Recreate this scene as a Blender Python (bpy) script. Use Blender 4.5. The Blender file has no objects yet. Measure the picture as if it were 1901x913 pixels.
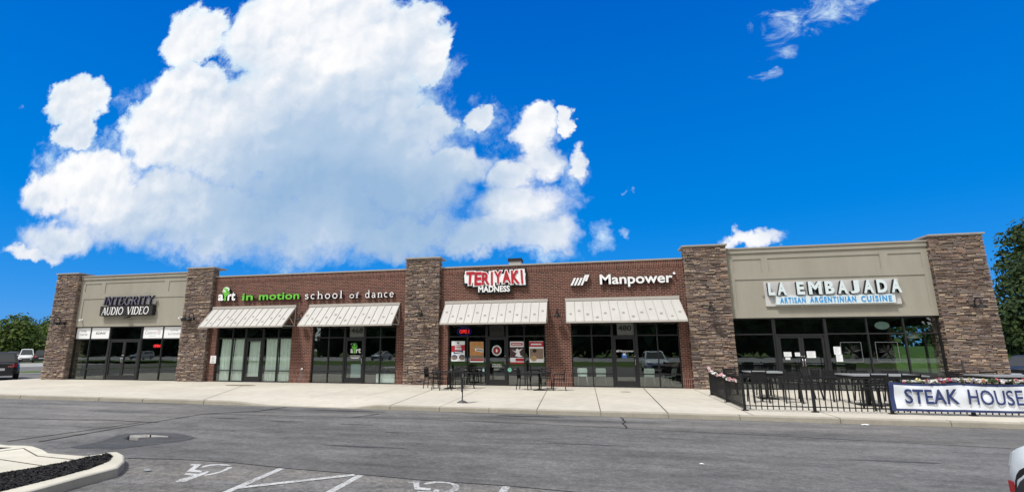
import bpy, math, random
from mathutils import Vector, Matrix
R = math.radians
rnd = random.Random(11)
S = bpy.context.scene
COL = S.collection

# ------------------------------------------------------------------ camera, sky, sun, exposure
cam_d = bpy.data.cameras.new("camera"); cam = bpy.data.objects.new("camera", cam_d); COL.objects.link(cam)
S.camera = cam
cam_d.sensor_fit = 'HORIZONTAL'; cam_d.sensor_width = 36.0
cam_d.lens = 921.135 / 1901 * 36
cam_d.shift_x = (950.5 - 887.89) / 1901; cam_d.shift_y = (457.72 - 456.5) / 1901
cam_d.clip_start = 0.05; cam_d.clip_end = 3000
cam.matrix_world = Matrix.Translation((0, -22.7674, 1.6007)) @ (Matrix.Rotation(0.227255, 4, 'Z') @ Matrix.Rotation(math.pi / 2 + 0.204904, 4, 'X') @ Matrix.Rotation(-0.001478, 4, 'Z'))

S.render.engine = 'CYCLES'
S.cycles.max_bounces = 8; S.cycles.transparent_max_bounces = 12; S.cycles.glossy_bounces = 4
S.cycles.use_denoising = True
S.view_settings.view_transform = 'Standard'; S.view_settings.look = 'None'; S.view_settings.gamma = 1
S.view_settings.exposure = 0.52

SUN_DIR = Vector((-0.30, -0.42, 0.86)).normalized()
sun_d = bpy.data.lights.new("sun", 'SUN'); sun_d.energy = 2.7; sun_d.angle = R(8); sun_d.color = (1, 0.98, 0.945)
sun = bpy.data.objects.new("sun", sun_d); COL.objects.link(sun)
sun.rotation_euler = SUN_DIR.to_track_quat('Z', 'Y').to_euler()

class NT:
    """tiny node-graph helper"""
    def __init__(s, tree): s.t = tree; s.n = tree.nodes; s.l = tree.links
    def node(s, typ, **kw):
        n = s.n.new(typ)
        for k, v in kw.items(): setattr(n, k, v)
        return n
    def put(s, sock, v):
        if isinstance(v, bpy.types.NodeSocket): s.l.new(v, sock)
        elif v is not None: sock.default_value = v
    def math(s, op, a, b=None, c=None, clamp=False):
        n = s.node('ShaderNodeMath', operation=op, use_clamp=clamp)
        s.put(n.inputs[0], a); s.put(n.inputs[1], b); s.put(n.inputs[2], c)
        return n.outputs[0]
    def vmath(s, op, a, b=None, out=0):
        n = s.node('ShaderNodeVectorMath', operation=op); s.put(n.inputs[0], a)
        if op == 'SCALE': s.put(n.inputs['Scale'], b)
        else: s.put(n.inputs[1], b)
        return n.outputs[out]
    def mix(s, f, a, b, mode='MIX'):
        n = s.node('ShaderNodeMix', data_type='RGBA', blend_type=mode)
        s.put(n.inputs[0], f); s.put(n.inputs[6], a); s.put(n.inputs[7], b)
        return n.outputs[2]
    def ramp(s, v, a, b, c=0.0, d=1.0, smooth=True):
        n = s.node('ShaderNodeMapRange', interpolation_type='SMOOTHSTEP' if smooth else 'LINEAR')
        s.put(n.inputs[0], v); s.put(n.inputs[1], a); s.put(n.inputs[2], b); s.put(n.inputs[3], c); s.put(n.inputs[4], d)
        return n.outputs[0]
    def noise(s, vec, scale, detail=4, rough=0.55, out=0, dist=0.0):
        n = s.node('ShaderNodeTexNoise'); s.put(n.inputs['Vector'], vec)
        n.inputs['Scale'].default_value = scale; n.inputs['Detail'].default_value = detail
        n.inputs['Roughness'].default_value = rough; n.inputs['Distortion'].default_value = dist
        return n.outputs[out]
    def xyz(s, x, y, z=0.0):
        n = s.node('ShaderNodeCombineXYZ'); s.put(n.inputs[0], x); s.put(n.inputs[1], y); s.put(n.inputs[2], z)
        return n.outputs[0]
    def sep(s, v):
        n = s.node('ShaderNodeSeparateXYZ'); s.put(n.inputs[0], v); return n.outputs

def c4(c): return (c[0], c[1], c[2], 1.0)

def build_world():
    w = bpy.data.worlds.new("World"); S.world = w; w.use_nodes = True
    T = NT(w.node_tree); T.n.clear()
    out = T.node('ShaderNodeOutputWorld'); bg = T.node('ShaderNodeBackground')
    bg.inputs[1].default_value = 0.113
    T.l.new(bg.outputs[0], out.inputs[0])
    sky = T.node('ShaderNodeTexSky', sky_type='NISHITA'); sky.sun_disc = False
    sky.sun_elevation = math.asin(SUN_DIR.z); sky.sun_rotation = math.atan2(SUN_DIR.x, SUN_DIR.y)
    sky.air_density = 1.0; sky.dust_density = 0.3; sky.ozone_density = 3.0
    d = T.node('ShaderNodeTexCoord').outputs['Generated']
    dx, dy, dz = T.sep(d)
    # deep saturated blue: the physical sky graded towards pure azure
    hs = T.node('ShaderNodeHueSaturation'); hs.inputs['Saturation'].default_value = 1.6
    T.l.new(sky.outputs[0], hs.inputs['Color'])
    el = T.ramp(dz, 0.0, 0.62, 0.0, 1.0, smooth=False)
    azure = T.mix(el, (0.0, 1.72, 5.2, 1), (0.0, 0.74, 3.75, 1))
    base = T.mix(0.12, azure, hs.outputs[0])
    # cloud field on directions of the northern half of the sky
    yy = T.math('MAXIMUM', dy, 0.02)
    p = T.xyz(T.math('DIVIDE', dx, yy), T.math('DIVIDE', dz, yy), 0.0)
    wa = T.vmath('SUBTRACT', T.noise(p, 4.2, 5, 0.6, out=1), (0.5, 0.5, 0.5))
    wb = T.vmath('SUBTRACT', T.noise(p, 19.0, 6, 0.62, out=1), (0.5, 0.5, 0.5))
    q = T.vmath('ADD', p, T.vmath('ADD', T.vmath('SCALE', wa, 0.15), T.vmath('SCALE', wb, 0.07)))
    q = T.vmath('MULTIPLY', q, (1, 1, 0))
    BL = [(-1.01,.854,.116,.098),(-.757,.805,.176,.151),(-.558,.789,.178,.122),(-.4,.734,.11,.116),(-.338,.674,.06,.084),(-.623,.65,.282,.177),(-1.017,.655,.146,.118),(-1.09,.579,.165,.125),(-.839,.53,.284,.176),(-.582,.462,.326,.233),(-1.401,.694,.118,.085),(-1.39,.595,.081,.058),(-1.297,.453,.202,.102),(-1.436,.415,.107,.072),(-1.14,.36,.309,.117),(-.862,.321,.308,.116),(-.599,.292,.277,.11),(-.389,.354,.154,.114),(-.424,.244,.179,.059),(-1.372,.294,.147,.062),(-1.454,.251,.113,.027),(-.296,.39,.089,.06),(-.225,.511,.038,.029),(-.109,.46,.06,.056),(-.04,.474,.019,.027),(-.093,.391,.063,.054),(-.01,.381,.024,.043),(-.147,.282,.131,.068),(-.217,.233,.105,.047),(-.103,.227,.089,.043),(-.342,.511,.078,.06),(-.169,.361,.07,.049),(.298,.191,.047,.02)]
    WP = [(.393,.633,.053,.066),(.463,.652,.074,.043),(.544,.665,.063,.016),(.373,.543,.038,.016),(-1.589,.697,.029,.014),(.022,.207,.018,.031),(.081,.315,.009,.009),(.067,.218,.016,.011)]
    GR = [(-.552,.432,.349,.216,1),(-.654,.295,.426,.144,.7),(-.374,.254,.163,.122,.8),(-.901,.393,.269,.127,.3),(-.193,.345,.094,.049,.35),(-.148,.216,.135,.04,.6),(-1.212,.286,.295,.052,.5),(-1.38,.594,.116,.066,.35),(-.099,.404,.069,.036,.2),(-.888,.685,.148,.094,.15),(-.453,.67,.125,.101,.2)]
    def r2(vec, b):
        k = T.vmath('MULTIPLY', T.vmath('SUBTRACT', vec, (b[0], b[1], 0)), (1 / b[2], 1 / b[3], 0))
        return T.vmath('DOT_PRODUCT', k, k, out=1)
    def field(vec, blobs):
        acc = None
        for b in blobs:
            v = T.math('SUBTRACT', 1.0, r2(vec, b))
            if acc is None: acc = v
            else:
                acc = T.math('SMOOTH_MAX', acc, v, 0.12)
        return acc
    VE = [(-.278,.491,.119,.078),(-.146,.371,.139,.085),(-.033,.35,.055,.071),(-1.26,.542,.128,.079),(-1.438,.261,.14,.036),(-.566,.214,.324,.037),(.025,.215,.031,.044),(-.104,.193,.099,.027),(-1.166,.674,.109,.073),(-1.438,.512,.116,.081),(-.292,.619,.039,.082)]
    f1 = field(q, BL); f2 = field(q, WP); f3 = field(q, VE)
    fb = T.noise(p, 8.0, 10, 0.64)
    fe = T.noise(T.vmath('ADD', p, T.vmath('SCALE', wb, 0.06)), 30.0, 6, 0.6)
    fw = T.noise(T.vmath('MULTIPLY', p, (0.8, 1.2, 1)), 16.0, 9, 0.68, dist=0.6)
    d1 = T.math('ADD', T.math('MULTIPLY', f1, 1.4), T.math('ADD', T.math('MULTIPLY_ADD', fb, 1.7, -0.72), T.math('MULTIPLY_ADD', fe, 0.55, -0.27)))
    # crisp billows high up, soft torn vapour along the base
    soft = T.ramp(T.sep(p)[1], 0.66, 0.24, 0.55, 1.35)
    a1 = T.ramp(T.math('DIVIDE', d1, soft), 0.0, 1.0)
    d2 = T.math('ADD', f2, T.math('MULTIPLY_ADD', fw, 6.0, -3.3))
    a2 = T.ramp(d2, 0.0, 2.2, 0.0, 0.95)
    a3 = T.ramp(T.math('ADD', f3, T.math('MULTIPLY_ADD', T.noise(T.vmath('ADD', p, T.vmath('SCALE', wb, 0.05)), 13.0, 9, 0.66), 4.4, -2.35)), 0.0, 1.9, 0.0, 0.85)
    alpha = T.math('MAXIMUM', T.math('MAXIMUM', a1, a2), a3)
    # body tone: lit billows and the blue-grey underside of the cloud mass
    g = None
    ps = T.vmath('ADD', p, T.vmath('SCALE', wa, 0.22))
    for b in GR:
        v = T.math('MULTIPLY', T.math('MAXIMUM', T.math('SUBTRACT', 1.0, r2(ps, (b[0], b[1], b[2]*1.25, b[3]*1.25))), 0.0), b[4])
        g = v if g is None else T.math('ADD', g, v)
    nb = T.noise(p, 4.0, 7, 0.55)
    off = (-0.014, 0.024, 0)
    def bump(sc):
        return T.math('SUBTRACT', T.noise(T.vmath('ADD', p, T.vmath('SCALE', wb, 0.05)), sc, 4, 0.5), T.noise(T.vmath('ADD', T.vmath('ADD', p, off), T.vmath('SCALE', wb, 0.05)), sc, 4, 0.5))
    g = T.math('MULTIPLY', g, T.math('MULTIPLY_ADD', nb, 1.5, 0.2))
    g = T.math('ADD', g, T.math('ADD', T.math('MULTIPLY', bump(5.0), 1.8), T.math('MULTIPLY', bump(14.0), 0.7)))
    g = T.math('ADD', g, T.math('MULTIPLY_ADD', T.noise(p, 3.0, 4, 0.5), 0.8, -0.27))
    tone = T.ramp(g, -0.05, 1.95, smooth=False)
    cr = T.node('ShaderNodeValToRGB'); el_ = cr.color_ramp.elements
    el_[0].color = (0.615, 0.615, 0.62, 1); el_[0].position = 0.0; el_[1].position = 1.0; el_[1].color = (0.20, 0.305, 0.445, 1)
    for ps_, cc in ((0.09, (0.555, 0.57, 0.595, 1)), (0.22, (0.445, 0.49, 0.55, 1)), (0.48, (0.295, 0.38, 0.49, 1))):
        e = el_.new(ps_); e.color = cc
    T.l.new(tone, cr.inputs[0])
    cloud = T.vmath('SCALE', cr.outputs[0], 10.0)
    cloud = T.mix(T.ramp(d1, 0.9, 0.0, 0.0, 0.45), cloud, (3.3, 5.6, 6.6, 1))
    front = T.mix(alpha, base, cloud)
    # the rest of the sky (overhead and behind the viewpoint) is unseen bright cloud added as neutral fill
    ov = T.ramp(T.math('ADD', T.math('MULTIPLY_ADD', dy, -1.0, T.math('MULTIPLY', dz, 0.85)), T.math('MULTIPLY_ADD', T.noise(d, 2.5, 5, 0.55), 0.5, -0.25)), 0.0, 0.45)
    fill_cloud = T.mix(T.noise(d, 2.0, 6, 0.6), (4.6, 4.8, 5.0, 1), (7.8, 7.8, 7.8, 1))
    T.l.new(T.mix(ov, front, fill_cloud), bg.inputs[0])
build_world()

# ------------------------------------------------------------------ object helpers
def tag(o, label=None, cat=None, group=None, kind=None):
    if label: o['label'] = label
    if cat: o['category'] = cat
    if group: o['group'] = group
    if kind: o['kind'] = kind
    return o
def thing(name, label, cat, loc=(0, 0, 0), rz=0.0, group=None):
    o = bpy.data.objects.new(name, None); COL.objects.link(o)
    o.empty_display_size = 0.2; o.location = loc; o.rotation_euler = (0, 0, rz)
    return tag(o, label, cat, group)
def dup(root, loc, rz=0.0, label=None, group=None, scale=None):
    r = root.copy(); COL.objects.link(r); r.location = loc; r.rotation_euler = (0, 0, rz)
    if scale: r.scale = scale
    if label: r['label'] = label
    if group: r['group'] = group
    for ch in list(root.children):
        c = ch.copy(); COL.objects.link(c); c.parent = r
        for gch in list(ch.children):
            d = gch.copy(); COL.objects.link(d); d.parent = c
    return r

class MB:
    """mesh builder: collects shapes, links them as one mesh object"""
    def __init__(s): s.v = []; s.f = []; s.m = []; s.sm = []
    def add(s, verts, faces, mi=0, smooth=False):
        o = len(s.v); s.v += [tuple(v) for v in verts]
        for f in faces: s.f.append(tuple(i + o for i in f)); s.m.append(mi); s.sm.append(smooth)
        return s
    def box(s, x0, x1, y0, y1, z0, z1, mi=0):
        return s.add([(x0,y0,z0),(x1,y0,z0),(x1,y1,z0),(x0,y1,z0),(x0,y0,z1),(x1,y0,z1),(x1,y1,z1),(x0,y1,z1)],
                     [(0,3,2,1),(4,5,6,7),(0,1,5,4),(1,2,6,5),(2,3,7,6),(3,0,4,7)], mi)
    def quad(s, a, b, c, d, mi=0): return s.add([a, b, c, d], [(0,1,2,3)], mi)
    def bar(s, p, q, w, h=None, up=(0,0,1), mi=0):
        h = h or w; p = Vector(p); q = Vector(q); d = (q - p).normalized(); u = Vector(up)
        if abs(d.dot(u)) > .98: u = Vector((0,1,0))
        r = d.cross(u).normalized() * w / 2; u = r.cross(d).normalized() * h / 2
        vs = [p-r-u, p+r-u, p+r+u, p-r+u, q-r-u, q+r-u, q+r+u, q-r+u]
        return s.add(vs, [(0,3,2,1),(4,5,6,7),(0,1,5,4),(1,2,6,5),(2,3,7,6),(3,0,4,7)], mi)
    def tube(s, pts, r, n=8, mi=0, caps=True):
        pts = [Vector(p) for p in pts]; rs = r if isinstance(r, (list, tuple)) else [r] * len(pts)
        vs = []; fs = []; prev = None
        for i, p in enumerate(pts):
            d = (pts[min(i+1, len(pts)-1)] - pts[max(i-1, 0)]).normalized()
            if prev is None: a = d.orthogonal().normalized()
            else: a = (prev - d * prev.dot(d)).normalized()
            prev = a; b = d.cross(a)
            for k in range(n):
                t = 2 * math.pi * k / n; vs.append(p + (a * math.cos(t) + b * math.sin(t)) * rs[i])
        for i in range(len(pts) - 1):
            for k in range(n):
                fs.append((i*n+k, i*n+(k+1) % n, (i+1)*n+(k+1) % n, (i+1)*n+k))
        s.add(vs, fs, mi, True)
        if caps:
            o = len(s.v) - len(vs)
            s.f += [tuple(o+k for k in reversed(range(n))), tuple(o+(len(pts)-1)*n+k for k in range(n))]; s.m += [mi]*2; s.sm += [False]*2
        return s
    def lathe(s, prof, c=(0,0,0), n=20, mi=0, axis='Z', sx=1, sy=1):
        vs = []; fs = []
        for r, h in prof:
            for k in range(n):
                t = 2*math.pi*k/n; a, b = r*math.cos(t)*sx, r*math.sin(t)*sy
                p = (a, b, h) if axis == 'Z' else ((a, h, b) if axis == 'Y' else (h, a, b))
                vs.append((c[0]+p[0], c[1]+p[1], c[2]+p[2]))
        for i in range(len(prof)-1):
            for k in range(n): fs.append((i*n+k, i*n+(k+1) % n, (i+1)*n+(k+1) % n, (i+1)*n+k))
        o = len(s.v); s.add(vs, fs, mi, True)
        for i in (0, len(prof)-1):
            if prof[i][0] > 1e-4:
                s.f.append(tuple(o+i*n+k for k in range(n))); s.m.append(mi); s.sm.append(False)
        return s
    def prism(s, poly, z0, z1, mi=0, mi_side=None):
        n = len(poly); vs = [(x, y, z0) for x, y in poly] + [(x, y, z1) for x, y in poly]
        s.add(vs, [tuple(range(n, 2*n)), tuple(reversed(range(n)))], mi)
        o = len(s.v) - 2*n
        for i in range(n):
            j = (i+1) % n; s.f.append((o+i, o+j, o+n+j, o+n+i)); s.m.append(mi if mi_side is None else mi_side); s.sm.append(False)
        return s
    def facing(s, poly, y0, y1, mi=0, mi_side=None):
        """poly of (x,z); front face at y0 (towards -y), extruded back to y1"""
        n = len(poly); vs = [(x, y0, z) for x, z in poly] + [(x, y1, z) for x, z in poly]
        o = len(s.v); s.add(vs, [tuple(range(n))], mi)
        for i in range(n):
            j = (i+1) % n; s.f.append((o+i, o+n+i, o+n+j, o+j)); s.m.append(mi if mi_side is None else mi_side); s.sm.append(False)
        return s
    def build(s, name, mats, parent=None, world=True, recalc=False):
        off = Vector((0,0,0))
        if parent is not None and world:
            p = parent
            while p is not None: off += Vector(p.location); p = p.parent
        me = bpy.data.meshes.new(name)
        me.from_pydata([(v[0]-off.x, v[1]-off.y, v[2]-off.z) for v in s.v], [], s.f)
        if not isinstance(mats, (list, tuple)): mats = [mats]
        for m in mats: me.materials.append(m)
        me.polygons.foreach_set('material_index', s.m); me.polygons.foreach_set('use_smooth', s.sm)
        if recalc:
            import bmesh
            b = bmesh.new(); b.from_mesh(me); bmesh.ops.recalc_face_normals(b, faces=b.faces); b.to_mesh(me); b.free()
        me.update()
        o = bpy.data.objects.new(name, me); COL.objects.link(o)
        if parent is not None: o.parent = parent
        return o

# ------------------------------------------------------------------ materials
def mat(name, col=None, rough=0.6, metal=0.0, spec=0.5, var=0.0, vscale=6.0, bump=0.0, bscale=60.0, emit=None, estr=1.0, stretch=(1,1,1)):
    m = bpy.data.materials.new(name); m.use_nodes = True; T = NT(m.node_tree); T.n.clear()
    out = T.node('ShaderNodeOutputMaterial'); b = T.node('ShaderNodeBsdfPrincipled'); T.l.new(b.outputs[0], out.inputs[0])
    b.inputs['Roughness'].default_value = rough; b.inputs['Metallic'].default_value = metal
    b.inputs['Specular IOR Level'].default_value = spec
    if col is not None: b.inputs['Base Color'].default_value = c4(col)
    pos = T.vmath('MULTIPLY', T.node('ShaderNodeTexCoord').outputs['Object'], stretch)
    if var:
        n = T.noise(pos, vscale, 6, 0.6)
        k = T.ramp(n, 0.25, 0.75, 1 - var, 1 + var, smooth=False)
        T.l.new(T.vmath('SCALE', c4(col)[:3], k), b.inputs['Base Color'])
    if bump:
        bn = T.node('ShaderNodeBump'); bn.inputs['Strength'].default_value = bump; bn.inputs['Distance'].default_value = 0.01
        T.l.new(T.noise(pos, bscale, 4, 0.6), bn.inputs['Height']); T.l.new(bn.outputs[0], b.inputs['Normal'])
    if emit:
        b.inputs['Emission Color'].default_value = c4(emit); b.inputs['Emission Strength'].default_value = estr
    m['bsdf'] = b.name
    return m, T, b

def M(name, *a, **k): return mat(name, *a, **k)[0]

frame_m = M('dark_bronze_aluminium', (0.016, 0.016, 0.018), 0.45, 0.2, var=0.25, vscale=3)
black_m = M('black_painted_steel', (0.010, 0.010, 0.011), 0.6, spec=0.3, var=0.3, vscale=9)
blackmatte_m = M('matte_black', (0.01, 0.01, 0.011), 0.8)
white_m = M('white_enamel', (0.78, 0.78, 0.77), 0.4, var=0.05, vscale=5)
paper_m = M('white_paper', (0.74, 0.75, 0.76), 0.8, var=0.03)
signwhite_m = M('sign_white_acrylic', (0.80, 0.80, 0.80), 0.35, var=0.04)
paleblue_m = M('pale_acrylic', (0.62, 0.70, 0.72), 0.35, var=0.05)
signred_m = M('sign_red_acrylic', (0.40, 0.010, 0.024), 0.35, var=0.08)
signgreen_m = M('sign_green_acrylic', (0.13, 0.50, 0.04), 0.4, var=0.08)
darkgreen_m = M('sign_dark_green', (0.03, 0.17, 0.02), 0.4)
signblue_m = M('sign_blue_acrylic', (0.02, 0.27, 0.62), 0.4, var=0.05)
navy_m = M('navy_print', (0.018, 0.035, 0.13), 0.6, var=0.15, vscale=12)
graytext_m = M('grey_print', (0.20, 0.21, 0.23), 0.6)
chrome_m = M('brushed_steel', (0.55, 0.55, 0.56), 0.3, 1.0)
maroon_m = M('maroon_raceway', (0.06, 0.012, 0.016), 0.5)
orange_m = M('poster_orange', (0.50, 0.22, 0.06), 0.5, var=0.25, vscale=5)
tan_m = M('poster_tan', (0.40, 0.27, 0.13), 0.5, var=0.5, vscale=30)
food_m = M('poster_food', (0.22, 0.15, 0.10), 0.5, var=0.95, vscale=28)
signpanel_m = M('sign_pan_grey', (0.52, 0.51, 0.50), 0.5, var=0.06)
purple_m = M('sign_purple_grey', (0.115, 0.11, 0.16), 0.4)
deeppurple_m = M('sign_purple_side', (0.016, 0.014, 0.03), 0.5)
neon_m = M('neon_red_tube', (0.5, 0.02, 0.02), 0.4, emit=(1, 0.03, 0.04), estr=0.85)
neonb_m = M('neon_blue_tube', (0.02, 0.02, 0.3), 0.4, emit=(0.05, 0.05, 0.9), estr=0.12)
tubelight_m = M('ceiling_tube', (0.8, 0.7, 0.4), 0.5, emit=(1.0, 0.78, 0.36), estr=0.55)

def pos_parts(T):
    p = T.node('ShaderNodeNewGeometry').outputs['Position']
    return p, T.sep(p)

def brick_material():
    m, T, b = mat('red_brick', (0.2, 0.06, 0.05), 0.85, spec=0.25)
    p, (x, y, z) = pos_parts(T)
    nx = T.sep(T.node('ShaderNodeNewGeometry').outputs['Normal'])[0]
    side = T.math('GREATER_THAN', T.math('ABSOLUTE', nx), 0.7)
    u = T.math('ADD', T.math('MULTIPLY', x, T.math('SUBTRACT', 1.0, side)), T.math('MULTIPLY', y, side))
    def brick(vec, w, h, off):
        n = T.node('ShaderNodeTexBrick'); n.offset = off; n.squash = 1
        T.put(n.inputs['Vector'], vec)
        n.inputs['Scale'].default_value = 1; n.inputs['Brick Width'].default_value = w; n.inputs['Row Height'].default_value = h
        n.inputs['Mortar Size'].default_value = 0.0078; n.inputs['Mortar Smooth'].default_value = 0.2; n.inputs['Bias'].default_value = 0
        n.inputs['Color1'].default_value = (0, 0, 0, 1); n.inputs['Color2'].default_value = (1, 1, 1, 1); n.inputs['Mortar'].default_value = (0.5, 0.5, 0.5, 1)
        return n
    run = brick(T.xyz(u, z), 0.215, 0.0755, 0.5)
    sol = brick(T.xyz(z, u), 0.198, 0.0755, 0.0)
    gt = lambda a, k: T.math('GREATER_THAN', a, k)
    lt = lambda a, k: T.math('LESS_THAN', a, k)
    mask = T.math('MAXIMUM', gt(z, 5.17), T.math('MAXIMUM', lt(z, 0.585), T.math('MULTIPLY', gt(z, 2.97), lt(z, 3.30))))
    rand = T.mix(mask, run.outputs[0], sol.outputs[0])
    mort = T.math('ADD', T.math('MULTIPLY', run.outputs[1], T.math('SUBTRACT', 1.0, mask)), T.math('MULTIPLY', sol.outputs[1], mask))
    rv = T.sep(rand)[0]
    big = T.noise(p, 0.5, 4, 0.6); fine = T.noise(p, 45, 4, 0.6)
    cr = T.node('ShaderNodeValToRGB'); cr.color_ramp.elements[0].color = (0.046, 0.0185, 0.015, 1); cr.color_ramp.elements[1].color = (0.135, 0.050, 0.036, 1)
    e = cr.color_ramp.elements.new(0.55); e.color = (0.094, 0.032, 0.024, 1)
    T.l.new(T.math('ADD', T.math('MULTIPLY', rv, 0.85), T.math('MULTIPLY_ADD', fine, 0.4, -0.1)), cr.inputs[0])
    base = T.vmath('SCALE', cr.outputs[0], T.ramp(big, 0.3, 0.7, 0.86, 1.12, smooth=False))
    # pale water-borne salts where the gutters drip near the base
    efl = T.ramp(T.math('ADD', T.noise(p, 1.7, 5, 0.65), T.math('MULTIPLY', z, -0.06)), 0.60, 0.78, 0.0, 0.25)
    base = T.mix(efl, base, (0.30, 0.22, 0.20, 1))
    colr = T.mix(T.math('MULTIPLY', mort, T.ramp(fine, 0.2, 0.8, 0.75, 1.0)), base, (0.34, 0.235, 0.185, 1))
    T.l.new(colr, b.inputs['Base Color'])
    bn = T.node('ShaderNodeBump'); bn.inputs['Strength'].default_value = 0.7; bn.inputs['Distance'].default_value = 0.008
    T.l.new(T.math('ADD', T.math('MULTIPLY', mort, -1.0), T.math('MULTIPLY', fine, 0.5)), bn.inputs['Height']); T.l.new(bn.outputs[0], b.inputs['Normal'])
    return m
brick_m = brick_material()

def stone_material():
    m, T, b = mat('ledge_stone', (0.25, 0.2, 0.17), 0.9, spec=0.2)
    g = T.node('ShaderNodeNewGeometry'); ri = g.outputs['Random Per Island']; p = g.outputs['Position']
    cr = T.node('ShaderNodeValToRGB'); cr.color_ramp.interpolation = 'CONSTANT'
    cols = [(0.180,0.135,0.110),(0.128,0.100,0.088),(0.225,0.172,0.132),(0.110,0.086,0.078),(0.190,0.140,0.112),(0.150,0.122,0.108),(0.270,0.212,0.160),(0.160,0.115,0.096),(0.132,0.102,0.100),(0.205,0.165,0.140),(0.148,0.112,0.092),(0.215,0.145,0.110)]
    els = cr.color_ramp.elements
    els[0].color = c4(cols[0]); els[1].position = 1/12; els[1].color = c4(cols[1])
    for i in range(2, 12):
        e = els.new(i/12); e.color = c4(cols[i])
    T.l.new(ri, cr.inputs[0])
    n = T.noise(T.vmath('MULTIPLY', p, (1, 1, 2.2)), 9, 6, 0.65)
    f = T.noise(p, 50, 4, 0.65)
    k = T.math('MULTIPLY', T.ramp(n, 0.25, 0.75, 0.68, 1.32, smooth=False), T.ramp(f, 0.2, 0.8, 0.8, 1.2, smooth=False))
    T.l.new(T.vmath('SCALE', cr.outputs[0], T.math('MULTIPLY', T.math('MULTIPLY_ADD', k, 0.85, 0.15), 1.42)), b.inputs['Base Color'])
    bn = T.node('ShaderNodeBump'); bn.inputs['Strength'].default_value = 0.8; bn.inputs['Distance'].default_value = 0.02
    T.l.new(T.math('ADD', n, T.math('MULTIPLY', f, 0.4)), bn.inputs['Height']); T.l.new(bn.outputs[0], b.inputs['Normal'])
    return m
stone_m = stone_material()
stonegap_m = M('stone_gap_core', (0.03, 0.025, 0.022), 0.95)  # near-black core behind the stones, seen in the open gaps

def stucco_material():
    m, T, b = mat('tan_stucco', (0.4, 0.37, 0.31), 0.9, spec=0.2)
    p, (x, y, z) = pos_parts(T)
    streak = T.noise(T.vmath('MULTIPLY', p, (2.2, 1, 0.28)), 1.0, 6, 0.65)
    big = T.noise(p, 0.6, 4, 0.5); fine = T.noise(p, 70, 3, 0.7)
    k = T.math('MULTIPLY', T.ramp(streak, 0.3, 0.7, 0.93, 1.05, smooth=False), T.math('MULTIPLY', T.ramp(big, 0.3, 0.7, 0.95, 1.05, smooth=False), T.ramp(fine, 0.2, 0.8, 0.92, 1.08, smooth=False)))
    T.l.new(T.vmath('SCALE', (0.318, 0.298, 0.247), k), b.inputs['Base Color'])
    bn = T.node('ShaderNodeBump'); bn.inputs['Strength'].default_value = 0.35; bn.inputs['Distance'].default_value = 0.006
    T.l.new(fine, bn.inputs['Height']); T.l.new(bn.outputs[0], b.inputs['Normal'])
    return m
stucco_m = stucco_material()
cap_m = M('metal_coping', (0.33, 0.305, 0.27), 0.5, 0.0, var=0.1, vscale=2)

def concrete_material(name, base, speck=0.12, stain=0.2, dark=(0.16, 0.14, 0.12)):
    m, T, b = mat(name, base, 0.9, spec=0.2)
    p, (x, y, z) = pos_parts(T)
    big = T.noise(p, 0.35, 6, 0.6); mid = T.noise(p, 2.6, 6, 0.65); fine = T.noise(p, 60, 3, 0.7)
    k = T.math('MULTIPLY', T.ramp(big, 0.3, 0.7, 0.88, 1.08, smooth=False), T.math('MULTIPLY', T.ramp(mid, 0.25, 0.75, 0.86, 1.10, smooth=False), T.ramp(fine, 0.2, 0.8, 1-speck, 1+speck, smooth=False)))
    c = T.vmath('SCALE', base, k)
    st = T.ramp(T.noise(T.vmath('MULTIPLY', p, (1, 1, 3)), 1.3, 7, 0.7), 0.56, 0.8, 0.0, stain)
    vo = T.node('ShaderNodeTexVoronoi'); vo.inputs['Scale'].default_value = 1.1; vo.inputs['Randomness'].default_value = 1.0; T.put(vo.inputs['Vector'], T.vmath('ADD', T.vmath('MULTIPLY', p, (1, 1, 0)), T.vmath('SCALE', T.noise(p, 14, 3, 0.6, out=1), 0.05)))
    spot = T.math('MULTIPLY', T.ramp(vo.outputs[0], 0.02, 0.055, 0.45, 0.0), T.math('GREATER_THAN', T.sep(vo.outputs[1])[0], 0.45))   # gum and drips
    T.l.new(T.mix(T.math('MAXIMUM', st, spot), c, c4(dark)), b.inputs['Base Color'])
    bn = T.node('ShaderNodeBump'); bn.inputs['Strength'].default_value = 0.25; bn.inputs['Distance'].default_value = 0.006
    T.l.new(fine, bn.inputs['Height']); T.l.new(bn.outputs[0], b.inputs['Normal'])
    return m
walk_m = concrete_material('sidewalk_concrete', (0.475, 0.44, 0.376), stain=0.28, dark=(0.27, 0.235, 0.19))
kerb_m = concrete_material('kerb_concrete', (0.315, 0.29, 0.24), 0.2, 0.7, (0.10, 0.09, 0.075))
island_m = concrete_material('island_concrete', (0.50, 0.47, 0.39), 0.1, 0.2)
joint_m = M('joint_filler', (0.085, 0.075, 0.062), 0.95, var=0.4, vscale=8)

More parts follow.
